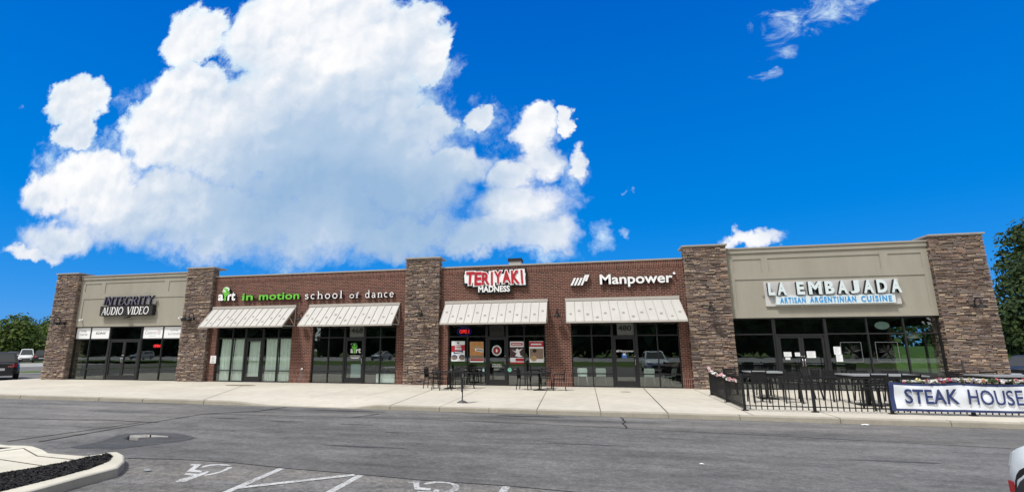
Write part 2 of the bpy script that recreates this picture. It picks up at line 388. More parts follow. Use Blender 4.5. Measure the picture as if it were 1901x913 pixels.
def asphalt_material(name, base, streak=0.12, speck=0.25, tint=(0.06, 0.065, 0.075), scratch=0.0):
    m, T, b = mat(name, base, 0.85, spec=0.3)
    p, (x, y, z) = pos_parts(T)
    big = T.noise(p, 0.22, 6, 0.6)
    st = T.noise(T.vmath('MULTIPLY', p, (0.16, 1.5, 1)), 1.0, 8, 0.68)
    fine = T.noise(p, 24, 7, 0.8); grit = T.noise(p, 75, 3, 0.8)
    k = T.math('MULTIPLY', T.ramp(big, 0.3, 0.7, 0.88, 1.12, smooth=False), T.math('MULTIPLY', T.ramp(st, 0.3, 0.7, 1-streak, 1+streak, smooth=False), T.math('MULTIPLY', T.ramp(fine, 0.25, 0.75, 1-speck, 1+speck, smooth=False), T.ramp(grit, 0.3, 0.7, 0.72, 1.3, smooth=False))))
    spk = T.noise(p, 11.0, 5, 0.75); mot = T.noise(T.vmath('MULTIPLY', p, (0.55, 1.0, 1)), 2.4, 8, 0.75)
    k = T.math('MULTIPLY', k, T.math('MULTIPLY', T.ramp(spk, 0.35, 0.65, 1-speck*.55, 1+speck*.55, smooth=False), T.ramp(mot, 0.32, 0.68, 0.74, 1.26, smooth=False)))
    c = T.vmath('SCALE', base, k)
    c = T.mix(T.ramp(T.noise(T.vmath('MULTIPLY', p, (0.3, 1.0, 1)), 0.7, 6, 0.65), 0.47, 0.68, 0.0, 0.75), c, T.vmath('SCALE', tint, k))
    if scratch:
        sc = T.ramp(T.noise(T.vmath('ADD', T.vmath('MULTIPLY', p, (0.5, 2.6, 1)), T.vmath('SCALE', T.noise(p, 0.5, 3, 0.5, out=1), 2.0)), 1.6, 8, 0.75), 0.56, 0.68, 0.0, scratch)
        c = T.mix(sc, c, (0.17, 0.18, 0.185, 1))
    vs_ = T.node('ShaderNodeTexVoronoi'); vs_.inputs['Scale'].default_value = 0.8; T.put(vs_.inputs['Vector'], T.vmath('ADD', T.vmath('MULTIPLY', p, (0.6, 1, 0)), T.vmath('SCALE', T.noise(p, 7, 4, 0.6, out=1), 0.16)))
    oil = T.math('MULTIPLY', T.ramp(vs_.outputs[0], 0.03, 0.13, 0.55, 0.0), T.math('GREATER_THAN', T.sep(vs_.outputs[1])[0], 0.55))   # oil drips
    c = T.mix(oil, c, (0.045, 0.044, 0.044, 1))
    # hairline crazing
    vo = T.node('ShaderNodeTexVoronoi', feature='DISTANCE_TO_EDGE'); vo.inputs['Scale'].default_value = 0.33
    T.put(vo.inputs['Vector'], T.vmath('ADD', p, T.vmath('SCALE', T.noise(p, 1.4, 6, 0.7, out=1), 1.3)))
    cr = T.math('MULTIPLY', T.ramp(vo.outputs[0], 0.0, 0.006, 1.0, 0.0), T.ramp(T.noise(p, 0.45, 2, 0.5), 0.52, 0.62, 0.0, 0.75))
    c = T.mix(cr, c, (0.018, 0.018, 0.02, 1))
    T.l.new(c, b.inputs['Base Color'])
    bn = T.node('ShaderNodeBump'); bn.inputs['Strength'].default_value = 0.5; bn.inputs['Distance'].default_value = 0.008
    T.l.new(T.math('ADD', fine, T.math('MULTIPLY', grit, 0.6)), bn.inputs['Height']); T.l.new(bn.outputs[0], b.inputs['Normal'])
    return m
old_asph_m = asphalt_material('weathered_asphalt', (0.125, 0.119, 0.112), 0.36, 0.34, (0.066, 0.068, 0.072), 0.28)
lane_m = asphalt_material('lane_asphalt', (0.114, 0.111, 0.108), 0.26, 0.42, (0.074, 0.071, 0.070), 0.14)
stall_m = asphalt_material('parking_asphalt', (0.138, 0.128, 0.118), 0.22, 0.60, (0.070, 0.073, 0.077), 0.60)
damp_m = asphalt_material('damp_asphalt', (0.058, 0.058, 0.060), 0.2, 0.3, (0.044, 0.046, 0.050))
farroad_m = asphalt_material('far_road_surface', (0.27, 0.265, 0.255), 0.05, 0.1, (0.18, 0.18, 0.18))
water_m = M('puddle_water', (0.02, 0.022, 0.025), 0.02, spec=1.0)
crack_m = M('crack_dark', (0.014, 0.014, 0.015), 0.95)

def paint_material():
    m, T, b = mat('worn_road_paint', (0.6, 0.6, 0.6), 0.8)
    p, _ = pos_parts(T)
    n = T.noise(p, 26, 6, 0.75); n2 = T.noise(p, 3, 4, 0.6)
    w = T.ramp(T.math('ADD', n, T.math('MULTIPLY_ADD', n2, 0.5, -0.25)), 0.41, 0.64, 0.0, 0.92)
    T.l.new(T.mix(w, (0.46, 0.46, 0.455, 1), (0.14, 0.135, 0.13, 1)), b.inputs['Base Color'])
    return m
paint_m = paint_material()

def mulch_material():
    m, T, b = mat('black_mulch', (0.014, 0.013, 0.013), 0.95)
    p, _ = pos_parts(T)
    vo = T.node('ShaderNodeTexVoronoi'); vo.inputs['Scale'].default_value = 45; T.put(vo.inputs['Vector'], T.vmath('ADD', T.vmath('MULTIPLY', p, (1, 1.6, 1)), T.vmath('SCALE', T.noise(p, 9, 3, 0.5, out=1), 0.1)))
    k = T.ramp(T.sep(vo.outputs[1])[0], 0.0, 1.0, 0.35, 1.9, smooth=False)
    T.l.new(T.vmath('SCALE', (0.016, 0.0145, 0.0155), k), b.inputs['Base Color'])
    bn = T.node('ShaderNodeBump'); bn.inputs['Strength'].default_value = 1; bn.inputs['Distance'].default_value = 0.03
    T.l.new(vo.outputs[0], bn.inputs['Height']); T.l.new(bn.outputs[0], b.inputs['Normal'])
    return m
mulch_m = mulch_material()
grass_m = M('mown_grass', (0.066, 0.108, 0.024), 0.95, spec=0.1, var=0.45, vscale=2.5, bump=0.6, bscale=30)

def glass_material():
    m = bpy.data.materials.new('tinted_glass'); m.use_nodes = True; T = NT(m.node_tree); T.n.clear()
    out = T.node('ShaderNodeOutputMaterial'); mx = T.node('ShaderNodeMixShader')
    tr = T.node('ShaderNodeBsdfTransparent'); tr.inputs[0].default_value = (0.84, 0.94, 0.89, 1)
    gl = T.node('ShaderNodeBsdfGlossy'); gl.inputs['Roughness'].default_value = 0.0; gl.inputs['Color'].default_value = (0.9, 0.97, 0.95, 1)
    ge = T.node('ShaderNodeNewGeometry'); ca = T.math('ABSOLUTE', T.vmath('DOT_PRODUCT', ge.outputs['Incoming'], ge.outputs['True Normal'], out=1))
    sch = T.math('POWER', T.math('SUBTRACT', 1.0, ca, clamp=True), 5.0)   # two-sided Schlick falloff for a thin sheet
    bn = T.node('ShaderNodeBump'); bn.inputs['Strength'].default_value = 0.06; bn.inputs['Distance'].default_value = 0.02
    T.l.new(T.noise(T.node('ShaderNodeNewGeometry').outputs['Position'], 0.9, 2, 0.5), bn.inputs['Height']); T.l.new(bn.outputs[0], gl.inputs['Normal'])
    T.l.new(T.math('MULTIPLY_ADD', sch, 0.82, 0.18, clamp=True), mx.inputs[0])
    T.l.new(tr.outputs[0], mx.inputs[1]); T.l.new(gl.outputs[0], mx.inputs[2]); T.l.new(mx.outputs[0], out.inputs[0])
    return m
glass_m = glass_material()
carglass_m = M('car_glass', (0.012, 0.015, 0.017), 0.04, spec=0.8)
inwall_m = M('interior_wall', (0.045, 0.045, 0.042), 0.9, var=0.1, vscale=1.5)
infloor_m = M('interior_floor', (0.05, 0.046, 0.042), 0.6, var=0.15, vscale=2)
inwhite_m = M('interior_white', (0.78, 0.80, 0.80), 0.7, var=0.05)
curtain_m = M('white_curtain_cloth', (0.88, 0.90, 0.87), 0.9, spec=0.1, var=0.06, vscale=3)

def awning_material():
    m, T, b = mat('cream_metal_panel', (0.6, 0.57, 0.52), 0.5)
    p, _ = pos_parts(T)
    n = T.noise(T.vmath('MULTIPLY', p, (1.6, 0.5, 0.5)), 1.6, 6, 0.65); f = T.noise(p, 30, 3, 0.7)
    k = T.math('MULTIPLY', T.ramp(n, 0.3, 0.7, 0.92, 1.05, smooth=False), T.ramp(f, 0.2, 0.8, 0.96, 1.04, smooth=False))
    T.l.new(T.vmath('SCALE', (0.415, 0.402, 0.378), k), b.inputs['Base Color'])
    return m
awning_m = awning_material()
awnseam_m = M('awning_seam', (0.17, 0.155, 0.135), 0.6)
awntrim_m = M('awning_flashing', (0.40, 0.37, 0.335), 0.5, var=0.08)
awnspot_m = M('awning_spot', (0.235, 0.215, 0.19), 0.7, var=0.3, vscale=20)
galv_m = M('painted_bracket_steel', (0.42, 0.40, 0.37), 0.5)

def leaf_material(name, a, bcol):
    m, T, b = mat(name, a, 0.75, spec=0.25)
    g = T.node('ShaderNodeNewGeometry'); ri = g.outputs['Random Per Island']
    n = T.noise(g.outputs['Position'], 0.5, 4, 0.6)
    T.l.new(T.mix(T.math('ADD', T.math('MULTIPLY', ri, 0.6), T.math('MULTIPLY_ADD', n, 1.2, -0.4), clamp=True), c4(a), c4(bcol)), b.inputs['Base Color'])
    tr = T.node('ShaderNodeBsdfTranslucent'); T.l.new(b.inputs['Base Color'].links[0].from_socket, tr.inputs[0])
    mx = T.node('ShaderNodeMixShader'); mx.inputs[0].default_value = 0.25
    out = [x for x in T.n if x.type == 'OUTPUT_MATERIAL'][0]
    T.l.new(b.outputs[0], mx.inputs[1]); T.l.new(tr.outputs[0], mx.inputs[2]); T.l.new(mx.outputs[0], out.inputs[0])
    return m
leaf_dark_m = leaf_material('dark_foliage', (0.016, 0.034, 0.012), (0.060, 0.092, 0.026))
leaf_mid_m = leaf_material('green_foliage', (0.030, 0.066, 0.014), (0.120, 0.165, 0.030))
bark_m = M('bark', (0.07, 0.055, 0.045), 0.95, var=0.3, vscale=8)

# ------------------------------------------------------------------ text
def text_geo(body, offset=0.0, shear=0.0, spacing=1.0, res=3):
    cu = bpy.data.curves.new('t', 'FONT'); cu.body = body; cu.size = 1; cu.offset = offset; cu.shear = shear
    cu.space_character = spacing; cu.resolution_u = res; cu.fill_mode = 'FRONT'
    o = bpy.data.objects.new('t', cu); COL.objects.link(o)
    dg = bpy.context.evaluated_depsgraph_get(); dg.update()
    me = bpy.data.meshes.new_from_object(o.evaluated_get(dg))
    vs = [(v.co.x, v.co.y) for v in me.vertices]; fs = [tuple(p.vertices) for p in me.polygons]
    # face winding towards +Z of the text plane
    ff = []
    for f in fs:
        a = 0.0
        for i in range(len(f)):
            x0, y0 = vs[f[i]]; x1, y1 = vs[f[(i+1) % len(f)]]; a += x0*y1 - x1*y0
        ff.append(f if a > 0 else tuple(reversed(f)))
    bpy.data.objects.remove(o); bpy.data.meshes.remove(me); bpy.data.curves.remove(cu)
    return vs, ff

def put_text(mb, body, x0, x1, z0, z1, y, depth=0.0, mi=0, mi_side=None, ref=None, warp=None, **kw):
    """letters fitted to the rectangle x0..x1, z0..z1 on a plane facing -y; ref: fit by this string's box instead"""
    vs, fs = text_geo(body, **kw)
    rv = vs
    if ref: rv, _ = text_geo(ref, **kw)
    ax, bx = min(v[0] for v in rv), max(v[0] for v in rv); az, bz = min(v[1] for v in rv), max(v[1] for v in rv)
    P = [(x0 + (v[0]-ax)/(bx-ax)*(x1-x0), z0 + (v[1]-az)/(bz-az)*(z1-z0)) for v in vs]
    if warp: P3 = [warp(*p) for p in P]
    else: P3 = [(p[0], y, p[1]) for p in P]
    mb.add(P3, fs, mi)
    if depth:
        edges = {}
        for f in fs:
            for i in range(len(f)):
                a, b = f[i], f[(i+1) % len(f)]; edges[(a, b)] = 1
        bd = [(a, b) for (a, b) in edges if (b, a) not in edges]
        for a, b in bd:
            pa, pb = P3[a], P3[b]
            mb.add([pa, (pa[0], pa[1]+depth, pa[2]), (pb[0], pb[1]+depth, pb[2]), pb], [(0, 1, 2, 3)], mi if mi_side is None else mi_side)
    return mb

# a small stroke alphabet with serifs: (points, width) in a 0..1 cap square, k = thick, n = thin
def arc(cx, cy, rx, ry, a0, a1, n=10):
    return [(cx + rx*math.cos(R(a0+(a1-a0)*i/n)), cy + ry*math.sin(R(a0+(a1-a0)*i/n))) for i in range(n+1)]
k_, n_ = .15, .06
def sf(x, y, w=.16): return ([(x-w, y), (x+w, y)], .05)
SERIF = {
 'I': (.36, [([(.18, 0), (.18, 1)], k_), sf(.18, .02), sf(.18, .98)]),
 'N': (.92, [([(.14, 0), (.14, 1)], n_), ([(.14, 1), (.78, 0)], k_), ([(.78, 0), (.78, 1)], n_), sf(.14, .02), sf(.10, .98, .12), sf(.78, .98)]),
 'T': (.78, [([(.39, 0), (.39, 1)], k_), ([(.04, .97), (.74, .97)], n_), ([(.05, .97), (.05, .78)], n_), ([(.73, .97), (.73, .78)], n_), sf(.39, .02)]),
 'E': (.70, [([(.16, 0), (.16, 1)], k_), ([(.02, .97), (.60, .97)], n_), ([(.02, .03), (.64, .03)], n_), ([(.16, .52), (.46, .52)], n_), ([(.60, .97), (.60, .80)], n_), ([(.64, .03), (.64, .22)], n_)]),
 'G': (.92, [(arc(.48, .5, .38, .46, 55, 305, 16), .12), ([(.74, .06), (.74, .44)], k_), sf(.74, .44, .13), ([(.70, .88), (.74, .70)], n_)]),
 'R': (.84, [([(.16, 0), (.16, 1)], k_), (arc(.34, .74, .26, .23, 90, -90, 10), .11), ([(.16, .97), (.36, .97)], n_), ([(.16, .51), (.36, .51)], n_), ([(.38, .50), (.76, .0)], k_), sf(.16, .02)]),
 'Y': (.80, [([(.06, 1), (.40, .46)], k_), ([(.74, 1), (.40, .46)], n_), ([(.40, .48), (.40, 0)], k_), sf(.40, .02), sf(.08, .98, .1), sf(.72, .98, .1)]),
 'A': (.84, [([(.08, 0), (.42, 1)], n_), ([(.42, 1), (.76, 0)], k_), ([(.20, .34), (.64, .34)], n_), sf(.08, .02, .1), sf(.76, .02, .1)]),
 'U': (.86, [([(.15, 1), (.15, .34)], k_), (arc(.43, .34, .28, .32, 180, 360, 12), .085), ([(.71, .34), (.71, 1)], n_), sf(.15, .98), sf(.71, .98, .12)]),
 'D': (.90, [([(.16, 0), (.16, 1)], k_), (arc(.36, .5, .42, .47, 90, -90, 16), .12), ([(.04, .97), (.38, .97)], n_), ([(.04, .03), (.38, .03)], n_)]),
 'O': (.98, [(arc(.48, .5, .39, .46, 0, 360, 24), .11)]),
 'V': (.80, [([(.06, 1), (.40, 0)], k_), ([(.74, 1), (.40, 0)], n_), sf(.08, .98, .1), sf(.72, .98, .1)]),
 's': (.46, [(arc(.22, .50, .15, .12, 20, 270, 8), .09), (arc(.22, .18, .16, .15, 90, -160, 9), .10)]),
 'c': (.50, [(arc(.26, .33, .20, .30, 50, 310, 12), .10)]),
 'h': (.64, [([(.14, 0), (.14, 1.02)], .12), (arc(.33, .42, .18, .20, 160, 0, 8), .08), ([(.51, .42), (.51, 0)], .12), sf(.14, .02, .12), sf(.51, .02, .12), sf(.10, 1.0, .08)]),
 'o': (.58, [(arc(.28, .33, .22, .31, 0, 360, 16), .10)]),
 'l': (.32, [([(.15, 0), (.15, 1.02)], .12), sf(.15, .02, .13), sf(.11, 1.0, .08)]),
 'f': (.40, [([(.16, 0), (.16, .80)], .12), (arc(.30, .82, .14, .17, 180, 50, 6), .09), sf(.18, .60, .15), sf(.16, .02, .13)]),
 'd': (.64, [([(.47, 0), (.47, 1.02)], .12), (arc(.27, .32, .20, .30, 0, 360, 14), .09), sf(.43, 1.0, .08), sf(.52, .02, .07)]),
 'a': (.56, [([(.40, 0), (.40, .44)], .12), (arc(.25, .44, .15, .18, 0, 160, 7), .08), (arc(.23, .17, .16, .16, 60, 330, 10), .09), sf(.45, .02, .07)]),
 'n': (.64, [([(.14, 0), (.14, .62)], .12), (arc(.33, .42, .18, .20, 160, 0, 8), .08), ([(.51, .42), (.51, 0)], .12), sf(.14, .02, .12), sf(.51, .02, .12), sf(.10, .61, .08)]),
 'e': (.54, [(arc(.27, .33, .20, .30, 0, 320, 14), .10), ([(.08, .35), (.47, .35)], .06)]),
 ' ': (.45, []),
}
def put_serif(mb, body, x0, x1, z0, z1, y, depth, mi=0, mi_side=None, track=0.06, shear=0.0):
    """serif letters built from strokes; z0..z1 is the cap height"""
    tot = sum(SERIF[c][0] + track for c in body) - track; sx = (x1-x0)/tot; sz = z1-z0; cx = 0; lay = 0
    for ch in body:
        adv, strokes = SERIF[ch]
        for pts, w in strokes:
            closed = (abs(pts[0][0]-pts[-1][0]) + abs(pts[0][1]-pts[-1][1])) < 1e-6
            P = [(x0 + (cx + a + shear*b)*sx, z0 + b*sz) for a, b in pts]; hw = w*(sx+sz)/2*.5; n = len(P)
            L = []; Rr = []
            for i in range(n):
                if closed: a, b = P[(i-1) % (n-1)], P[(i+1) % (n-1)]
                else: a, b = P[max(i-1, 0)], P[min(i+1, n-1)]
                dx, dz = b[0]-a[0], b[1]-a[1]; l = math.hypot(dx, dz) or 1
                L.append((P[i][0]-dz/l*hw, P[i][1]+dx/l*hw)); Rr.append((P[i][0]+dz/l*hw, P[i][1]-dx/l*hw))
            yy = y - 0.0006*(lay % 7); lay += 1
            for i in range(n-1): mb.facing([L[i], Rr[i], Rr[i+1], L[i+1]], yy, y+depth, mi, mi_side)
        cx += adv + track
    return mb

def disc_pts(cx, cz, rx, rz, n=20): return [(cx+rx*math.cos(2*math.pi*i/n), cz+rz*math.sin(2*math.pi*i/n)) for i in range(n)]

# ------------------------------------------------------------------ ground, road, sidewalk
ZR = -0.12
def sheet(name, poly, z, m, parent=None):
    b = MB(); b.add([(x, y, z) for x, y in poly], [tuple(range(len(poly)))])
    return tag(b.build(name, m, parent), kind='structure')
def flip(poly):
    a = sum(poly[i][0]*poly[(i+1) % len(poly)][1] - poly[(i+1) % len(poly)][0]*poly[i][1] for i in range(len(poly)))
    return poly if a > 0 else poly[::-1]
sheet('ground', [(-900, -900), (900, -900), (900, 900), (-900, 900)], ZR-.03, grass_m)
sheet('parking_lot', [(-130, -44), (60, -44), (60, 40), (-130, 40)], ZR-.004, old_asph_m)
lane_poly = [(-10.26,-15.3),(-10.57,-13.37),(-10.61,-10.48),(-7.86,-10.35),(-4.72,-10.20),(-1.39,-10.43),(.78,-10.70),(4.04,-11.10),(7.22,-11.62),(16,-12.4),(40,-13.5),(40,-18.5),(14,-17.4),(-.31,-16.05),(-1.14,-15.95),(-2.32,-15.92),(-3.32,-15.81),(-4.64,-15.70),(-5.64,-15.55),(-6.66,-15.54),(-7.57,-15.66)]
sheet('driveway', flip(lane_poly), ZR, lane_m)
stall_poly = [(-7.4,-15.67),(-6.66,-15.55),(-5.64,-15.56),(-4.64,-15.71),(-3.32,-15.82),(-2.32,-15.93),(-1.14,-15.96),(-.31,-16.06),(14,-17.41),(40,-18.51),(40,-31),(-40,-31),(-40,-17.6),(-9,-17.6)]
sheet('parking_stalls', flip(stall_poly), ZR, stall_m)
sheet('verge', [(-47,-44),(-44,-44),(-44,40),(-47,40)], ZR+.004, grass_m)
sheet('far_road', [(-76.5,-44),(-60,-44),(-60,40),(-76.5,40)], ZR+.004, farroad_m)
sheet('far_grass', [(-78.6,-44),(-76.5,-44),(-76.5,40),(-78.6,40)], ZR+.004, grass_m)
sheet('back_grass', [(-130,-44),(-91.5,-44),(-91.5,40),(-130,40)], ZR+.004, grass_m)
sheet('lot_line', [(-43.0,-20),(-42.7,-20),(-42.7,38),(-43.0,38)], ZR+.004, paint_m)
# across the street behind the viewpoint (mirrored in the shop windows)
sheet('rear_verge', [(-130,-53),(60,-53),(60,-31),(-130,-31)], ZR+.004, grass_m)
sheet('rear_road', [(-160,-98),(90,-98),(90,-53),(-160,-53)], ZR+.004, farroad_m)
# grass bank rising to the right, behind the building's end
def bank():
    b = MB(); xs = [16, 22, 30, 45, 70, 120]; ys = [10.5, 13, 17, 24, 40, 80]; vs = []
    for j, y in enumerate(ys):
        for i, x in enumerate(xs): vs.append((x, y, -0.14 + min(1.0, max(0, (y-10.5)/8))*1.75 + (0.3 if y > 30 else 0)))
    fs = [(j*6+i, j*6+i+1, (j+1)*6+i+1, (j+1)*6+i) for j in range(5) for i in range(5)]
    b.add(vs, fs, 0, True); return tag(b.build('grass_bank', M('bank_grass', (0.046, 0.078, 0.018), 0.95, spec=0.1, var=0.5, vscale=1.5)), kind='structure')
bank()
sheet('lawn', [(16.2, 7.5), (60, 7.5), (60, 40), (16.2, 40)], ZR, grass_m)

def kerb_y(x): return -8.58 - 0.025*x
def kerb_z(x):
    def st(a, b, t): t = max(0, min(1, (t-a)/(b-a))); return t*t*(3-2*t)
    return -0.112 * st(-11.9, -9.9, x) * (1 - st(-7.6, -6.3, x))
def sidewalk():
    xs = [-31.9] + [-31 + i*1.0 for i in range(18)] + [-13.5 + .25*i for i in range(33)] + [-5 + i*1.0 for i in range(26)] + [24]
    b = MB(); k = MB()
    rows = [0.62, -4.0, -6.9, None]
    vs = []
    for x in xs:
        ke = kerb_y(x)
        for r in rows:
            if r is None: vs.append((x, ke + .16, kerb_z(x)))
            else: vs.append((x, r, 0.0))
    n = 4
    for i in range(len(xs)-1):
        for j in range(3): b.f.append((i*n+j+1, (i+1)*n+j+1, (i+1)*n+j, i*n+j)); b.m.append(0); b.sm.append(False)
    b.v = vs
    o = b.build('sidewalk', walk_m); tag(o, kind='structure')
    prof = [(.16, 0), (.035, .001), (.008, -.008), (0, -.03), (-.012, -.16)]
    kv = []
    for x in xs:
        ke = kerb_y(x); kz = kerb_z(x)
        for dy, dz in prof: kv.append((x, ke+dy, (kz+dz if dz > -.1 else -.16)))
    m = len(prof); k.v = kv
    for i in range(len(xs)-1):
        for j in range(m-1): k.f.append((i*m+j+1, (i+1)*m+j+1, (i+1)*m+j, i*m+j)); k.m.append(0); k.sm.append(j in (1, 2))
    kv2 = len(k.v)
    ke = kerb_y(-31.9)
    k.add([(-31.9, .62, 0), (-31.9, ke, 0), (-31.9, ke, -.16), (-31.9, .62, -.16)], [(0, 1, 2, 3)])
    tag(k.build('kerb', kerb_m), kind='structure')
    j = MB()
    def joint(p, q, w=.022):
        # follows the walk: three short sheets so that it stays on the sloping apron
        for t0, t1 in ((0, .35), (.35, .7), (.7, 1)):
            a = (p[0]+(q[0]-p[0])*t0, p[1]+(q[1]-p[1])*t0); c = (p[0]+(q[0]-p[0])*t1, p[1]+(q[1]-p[1])*t1)
            d = Vector((c[0]-a[0], c[1]-a[1])).normalized(); nn = Vector((-d.y, d.x))*w/2
            za = .004; zc = .004
            j.add([(a[0]-nn.x, a[1]-nn.y, za), (c[0]-nn.x, c[1]-nn.y, zc), (c[0]+nn.x, c[1]+nn.y, zc), (a[0]+nn.x, a[1]+nn.y, za)], [(0, 1, 2, 3)])
    joint((-12.7, -8.2), (-15.86, -2.24)); joint((-6.0, -8.38), (-6.8, -1.2)); joint((-1.65, -8.50), (-2.06, -.6)); joint((.05, -8.55), (-.12, .2)); joint((1.74, -8.58), (1.9, .2), .035)
    joint((-4.46, -8.4), (-4.84, -.4), .010); joint((-20.6, -8.0), (-21.6, -.4), .016); joint((-17.0, -8.1), (-18.2, -.2), .010); joint((3.75, -8.6), (3.85, -.2), .02)
    joint((5.6, -8.68), (5.9, .1), .014); joint((-9.6, -6.85), (-10.2, -.2), .010); joint((-7.9, -6.85), (-8.5, -.4), .008)
    tag(j.build('sidewalk_joints', joint_m), kind='structure')
    kj = MB()
    for x in (-20.7, -17.0, -15.1, -12.6, -6.0, -4.46, -3.0, -1.65, .05, 1.74, 3.42, 5.6, 7.8, 9.2):
        ke = kerb_y(x); kz = kerb_z(x)
        kj.bar((x, ke+.14, kz+.0035), (x, ke+.0, kz-.002), .016, .006); kj.bar((x, ke-.003, kz-.02), (x, ke-.012, -.118), .016, .006, up=(1, 0, 0))
    tag(kj.build('kerb_joints', joint_m), kind='structure')
sidewalk()
def cracks():
    b = MB()
    def line(pts, w):
        for i in range(len(pts)-1):
            b.bar((pts[i][0], pts[i][1], ZR+.003), (pts[i+1][0], pts[i+1][1], ZR+.003), w*rnd.uniform(.6, 1.3), .004)
    line([(.54,-8.75),(.60,-9.0),(.58,-9.3),(.63,-9.55),(.54,-9.91),(.60,-10.3),(.59,-10.7)], .035)
    line([(-22,-12.9),(-19,-12.7),(-16,-12.42),(-15.17,-12.39),(-14.22,-12.29),(-13.1,-12.2),(-12.12,-12.03),(-11.2,-12.1),(-10.5,-12.13)], .03)
    line([(-10.55,-14.8),(-10.62,-13.3),(-10.66,-11.4),(-10.62,-10.46),(-9.6,-9.6),(-9.4,-8.5)], .035)
    line([(-11.2,-14.9),(-11.0,-13.4),(-10.9,-12.2)], .025)
    line([(-10.6,-10.45),(-7.86,-10.33),(-4.72,-10.18),(-1.39,-10.41),(.78,-10.68),(4.04,-11.08),(7.22,-11.6)], .018)
    line([(-7.5,-15.66),(-6.66,-15.54),(-5.64,-15.55),(-4.64,-15.70),(-3.32,-15.81),(-2.32,-15.92),(-1.14,-15.95),(-.31,-16.05),(3,-16.3)], .014)
    line([(-6.3,-10.22),(-6.0,-9.7),(-5.9,-9.45)], .03)
    tag(b.build('pavement_cracks', crack_m), kind='structure')
    s = MB()
    for cx, cy, rx, ry in ((-.3,-12.8,.75,.05),(8.3,-7.6,0,0),(-7.3,-8.95,1.4,.14),(-1.8,-9.0,.9,.09),(-4.3,-12.3,.16,.05),(-9.4,-11.1,.5,.06),(-7.6,-11.3,.6,.05),(-5.6,-11.4,.5,.05),(-4.2,-13.9,.8,.06),(4.5,-13.2,.6,.05)):
        if rx: s.add([(cx+rx*rnd.uniform(.75, 1.15)*math.cos(t*math.pi/9), cy+ry*rnd.uniform(.6, 1.3)*math.sin(t*math.pi/9), ZR+.004) for t in range(18)], [tuple(range(18))])
    tag(s.build('tar_stains', damp_m), kind='structure')
cracks()
wet = [(-9.41,-15.10),(-9.40,-14.49),(-9.79,-13.80),(-9.64,-13.56),(-9.2,-13.47),(-8.74,-13.36),(-8.3,-13.56),(-7.88,-13.78),(-7.87,-14.14),(-8.05,-14.5),(-8.30,-14.91),(-8.45,-15.10),(-8.83,-15.08),(-9.1,-15.2)]
sheet('damp_patch', flip(wet), ZR+.004, damp_m)
sheet('puddle', flip([(-9.29,-14.15),(-9.45,-13.80),(-9.24,-13.68),(-8.63,-13.75),(-8.45,-13.85),(-8.74,-13.90),(-9.03,-14.03),(-8.73,-14.34),(-8.94,-14.32)]), ZR+.008, water_m)

def markings():
    def strip(p, q, w=.105):
        d = (Vector(q)-Vector(p)).normalized(); n = Vector((-d.y, d.x))*w/2
        b.add([(p[0]-n.x, p[1]-n.y, z), (q[0]-n.x, q[1]-n.y, z), (q[0]+n.x, q[1]+n.y, z), (p[0]+n.x, p[1]+n.y, z)], [(0, 1, 2, 3)])
    b = MB(); z = ZR+.004
    strip((-4.63,-15.74), (-4.50,-17.6)); strip((-3.30,-15.84), (-3.26,-19.5)); strip((-1.20,-15.98), (-1.21,-20))
    tag(b.build('stall_lines', paint_m), kind='structure')
    b = MB(); z = ZR+.008
    strip((-3.38,-15.86), (-4.56,-16.84), .11); strip((-3.30,-17.2), (-4.5,-18.2), .11)
    tag(b.build('hatch_lines', paint_m), kind='structure')
    for name, polys in (('wheelchair_marking', [
        [(-6.13,-15.86),(-6.17,-15.79),(-6.01,-15.75),(-5.84,-16.09),(-5.68,-16.12),(-5.61,-16.22),(-5.87,-16.21),(-6.05,-15.86)],
        [(-5.76,-16.37),(-5.80,-16.28),(-5.60,-16.29),(-5.59,-16.13),(-5.54,-16.13),(-5.47,-16.32),(-5.45,-16.59),(-5.43,-16.71),(-5.50,-16.75),(-5.58,-16.72),(-5.61,-16.60),(-5.59,-16.53),(-5.58,-16.40)],
        [(-5.84,-15.97),(-5.90,-15.85),(-5.87,-15.75),(-5.76,-15.70),(-5.62,-15.68),(-5.49,-15.73),(-5.57,-15.78),(-5.71,-15.76),(-5.80,-15.83),(-5.81,-15.92)],
        [(-5.47,-15.85),(-5.42,-15.81),(-5.37,-15.88),(-5.35,-16.02),(-5.34,-16.14),(-5.36,-16.27),(-5.41,-16.36),(-5.44,-16.37),(-5.46,-16.29),(-5.42,-16.22),(-5.39,-16.10),(-5.43,-15.95)]]),
      ('wheelchair_marking', [
        [(-2.53,-16.05),(-2.38,-16.00),(-2.28,-16.27),(-2.12,-16.28),(-2.10,-16.38),(-2.31,-16.37),(-2.44,-16.07),(-2.50,-16.09)],
        [(-2.23,-16.50),(-2.24,-16.45),(-2.05,-16.43),(-2.06,-16.31),(-1.99,-16.31),(-1.97,-16.45),(-2.05,-16.75),(-2.2,-16.75)],
        [(-2.29,-16.12),(-2.27,-16.04),(-2.19,-15.95),(-2.08,-15.93),(-1.96,-15.95),(-1.88,-16.00),(-1.82,-16.05),(-1.77,-16.17),(-1.76,-16.29),(-1.80,-16.39),(-1.92,-16.44),(-1.93,-16.43),(-1.89,-16.35),(-1.86,-16.22),(-1.87,-16.14),(-1.90,-16.07),(-2.01,-16.00),(-2.14,-16.02),(-2.22,-16.11)]])):
        m = MB()
        for pl in polys:
            pl = flip(pl); m.add([(x, y, ZR+.004) for x, y in pl], [tuple(range(len(pl)))])
        tag(m.build(name, paint_m), kind='structure')
markings()

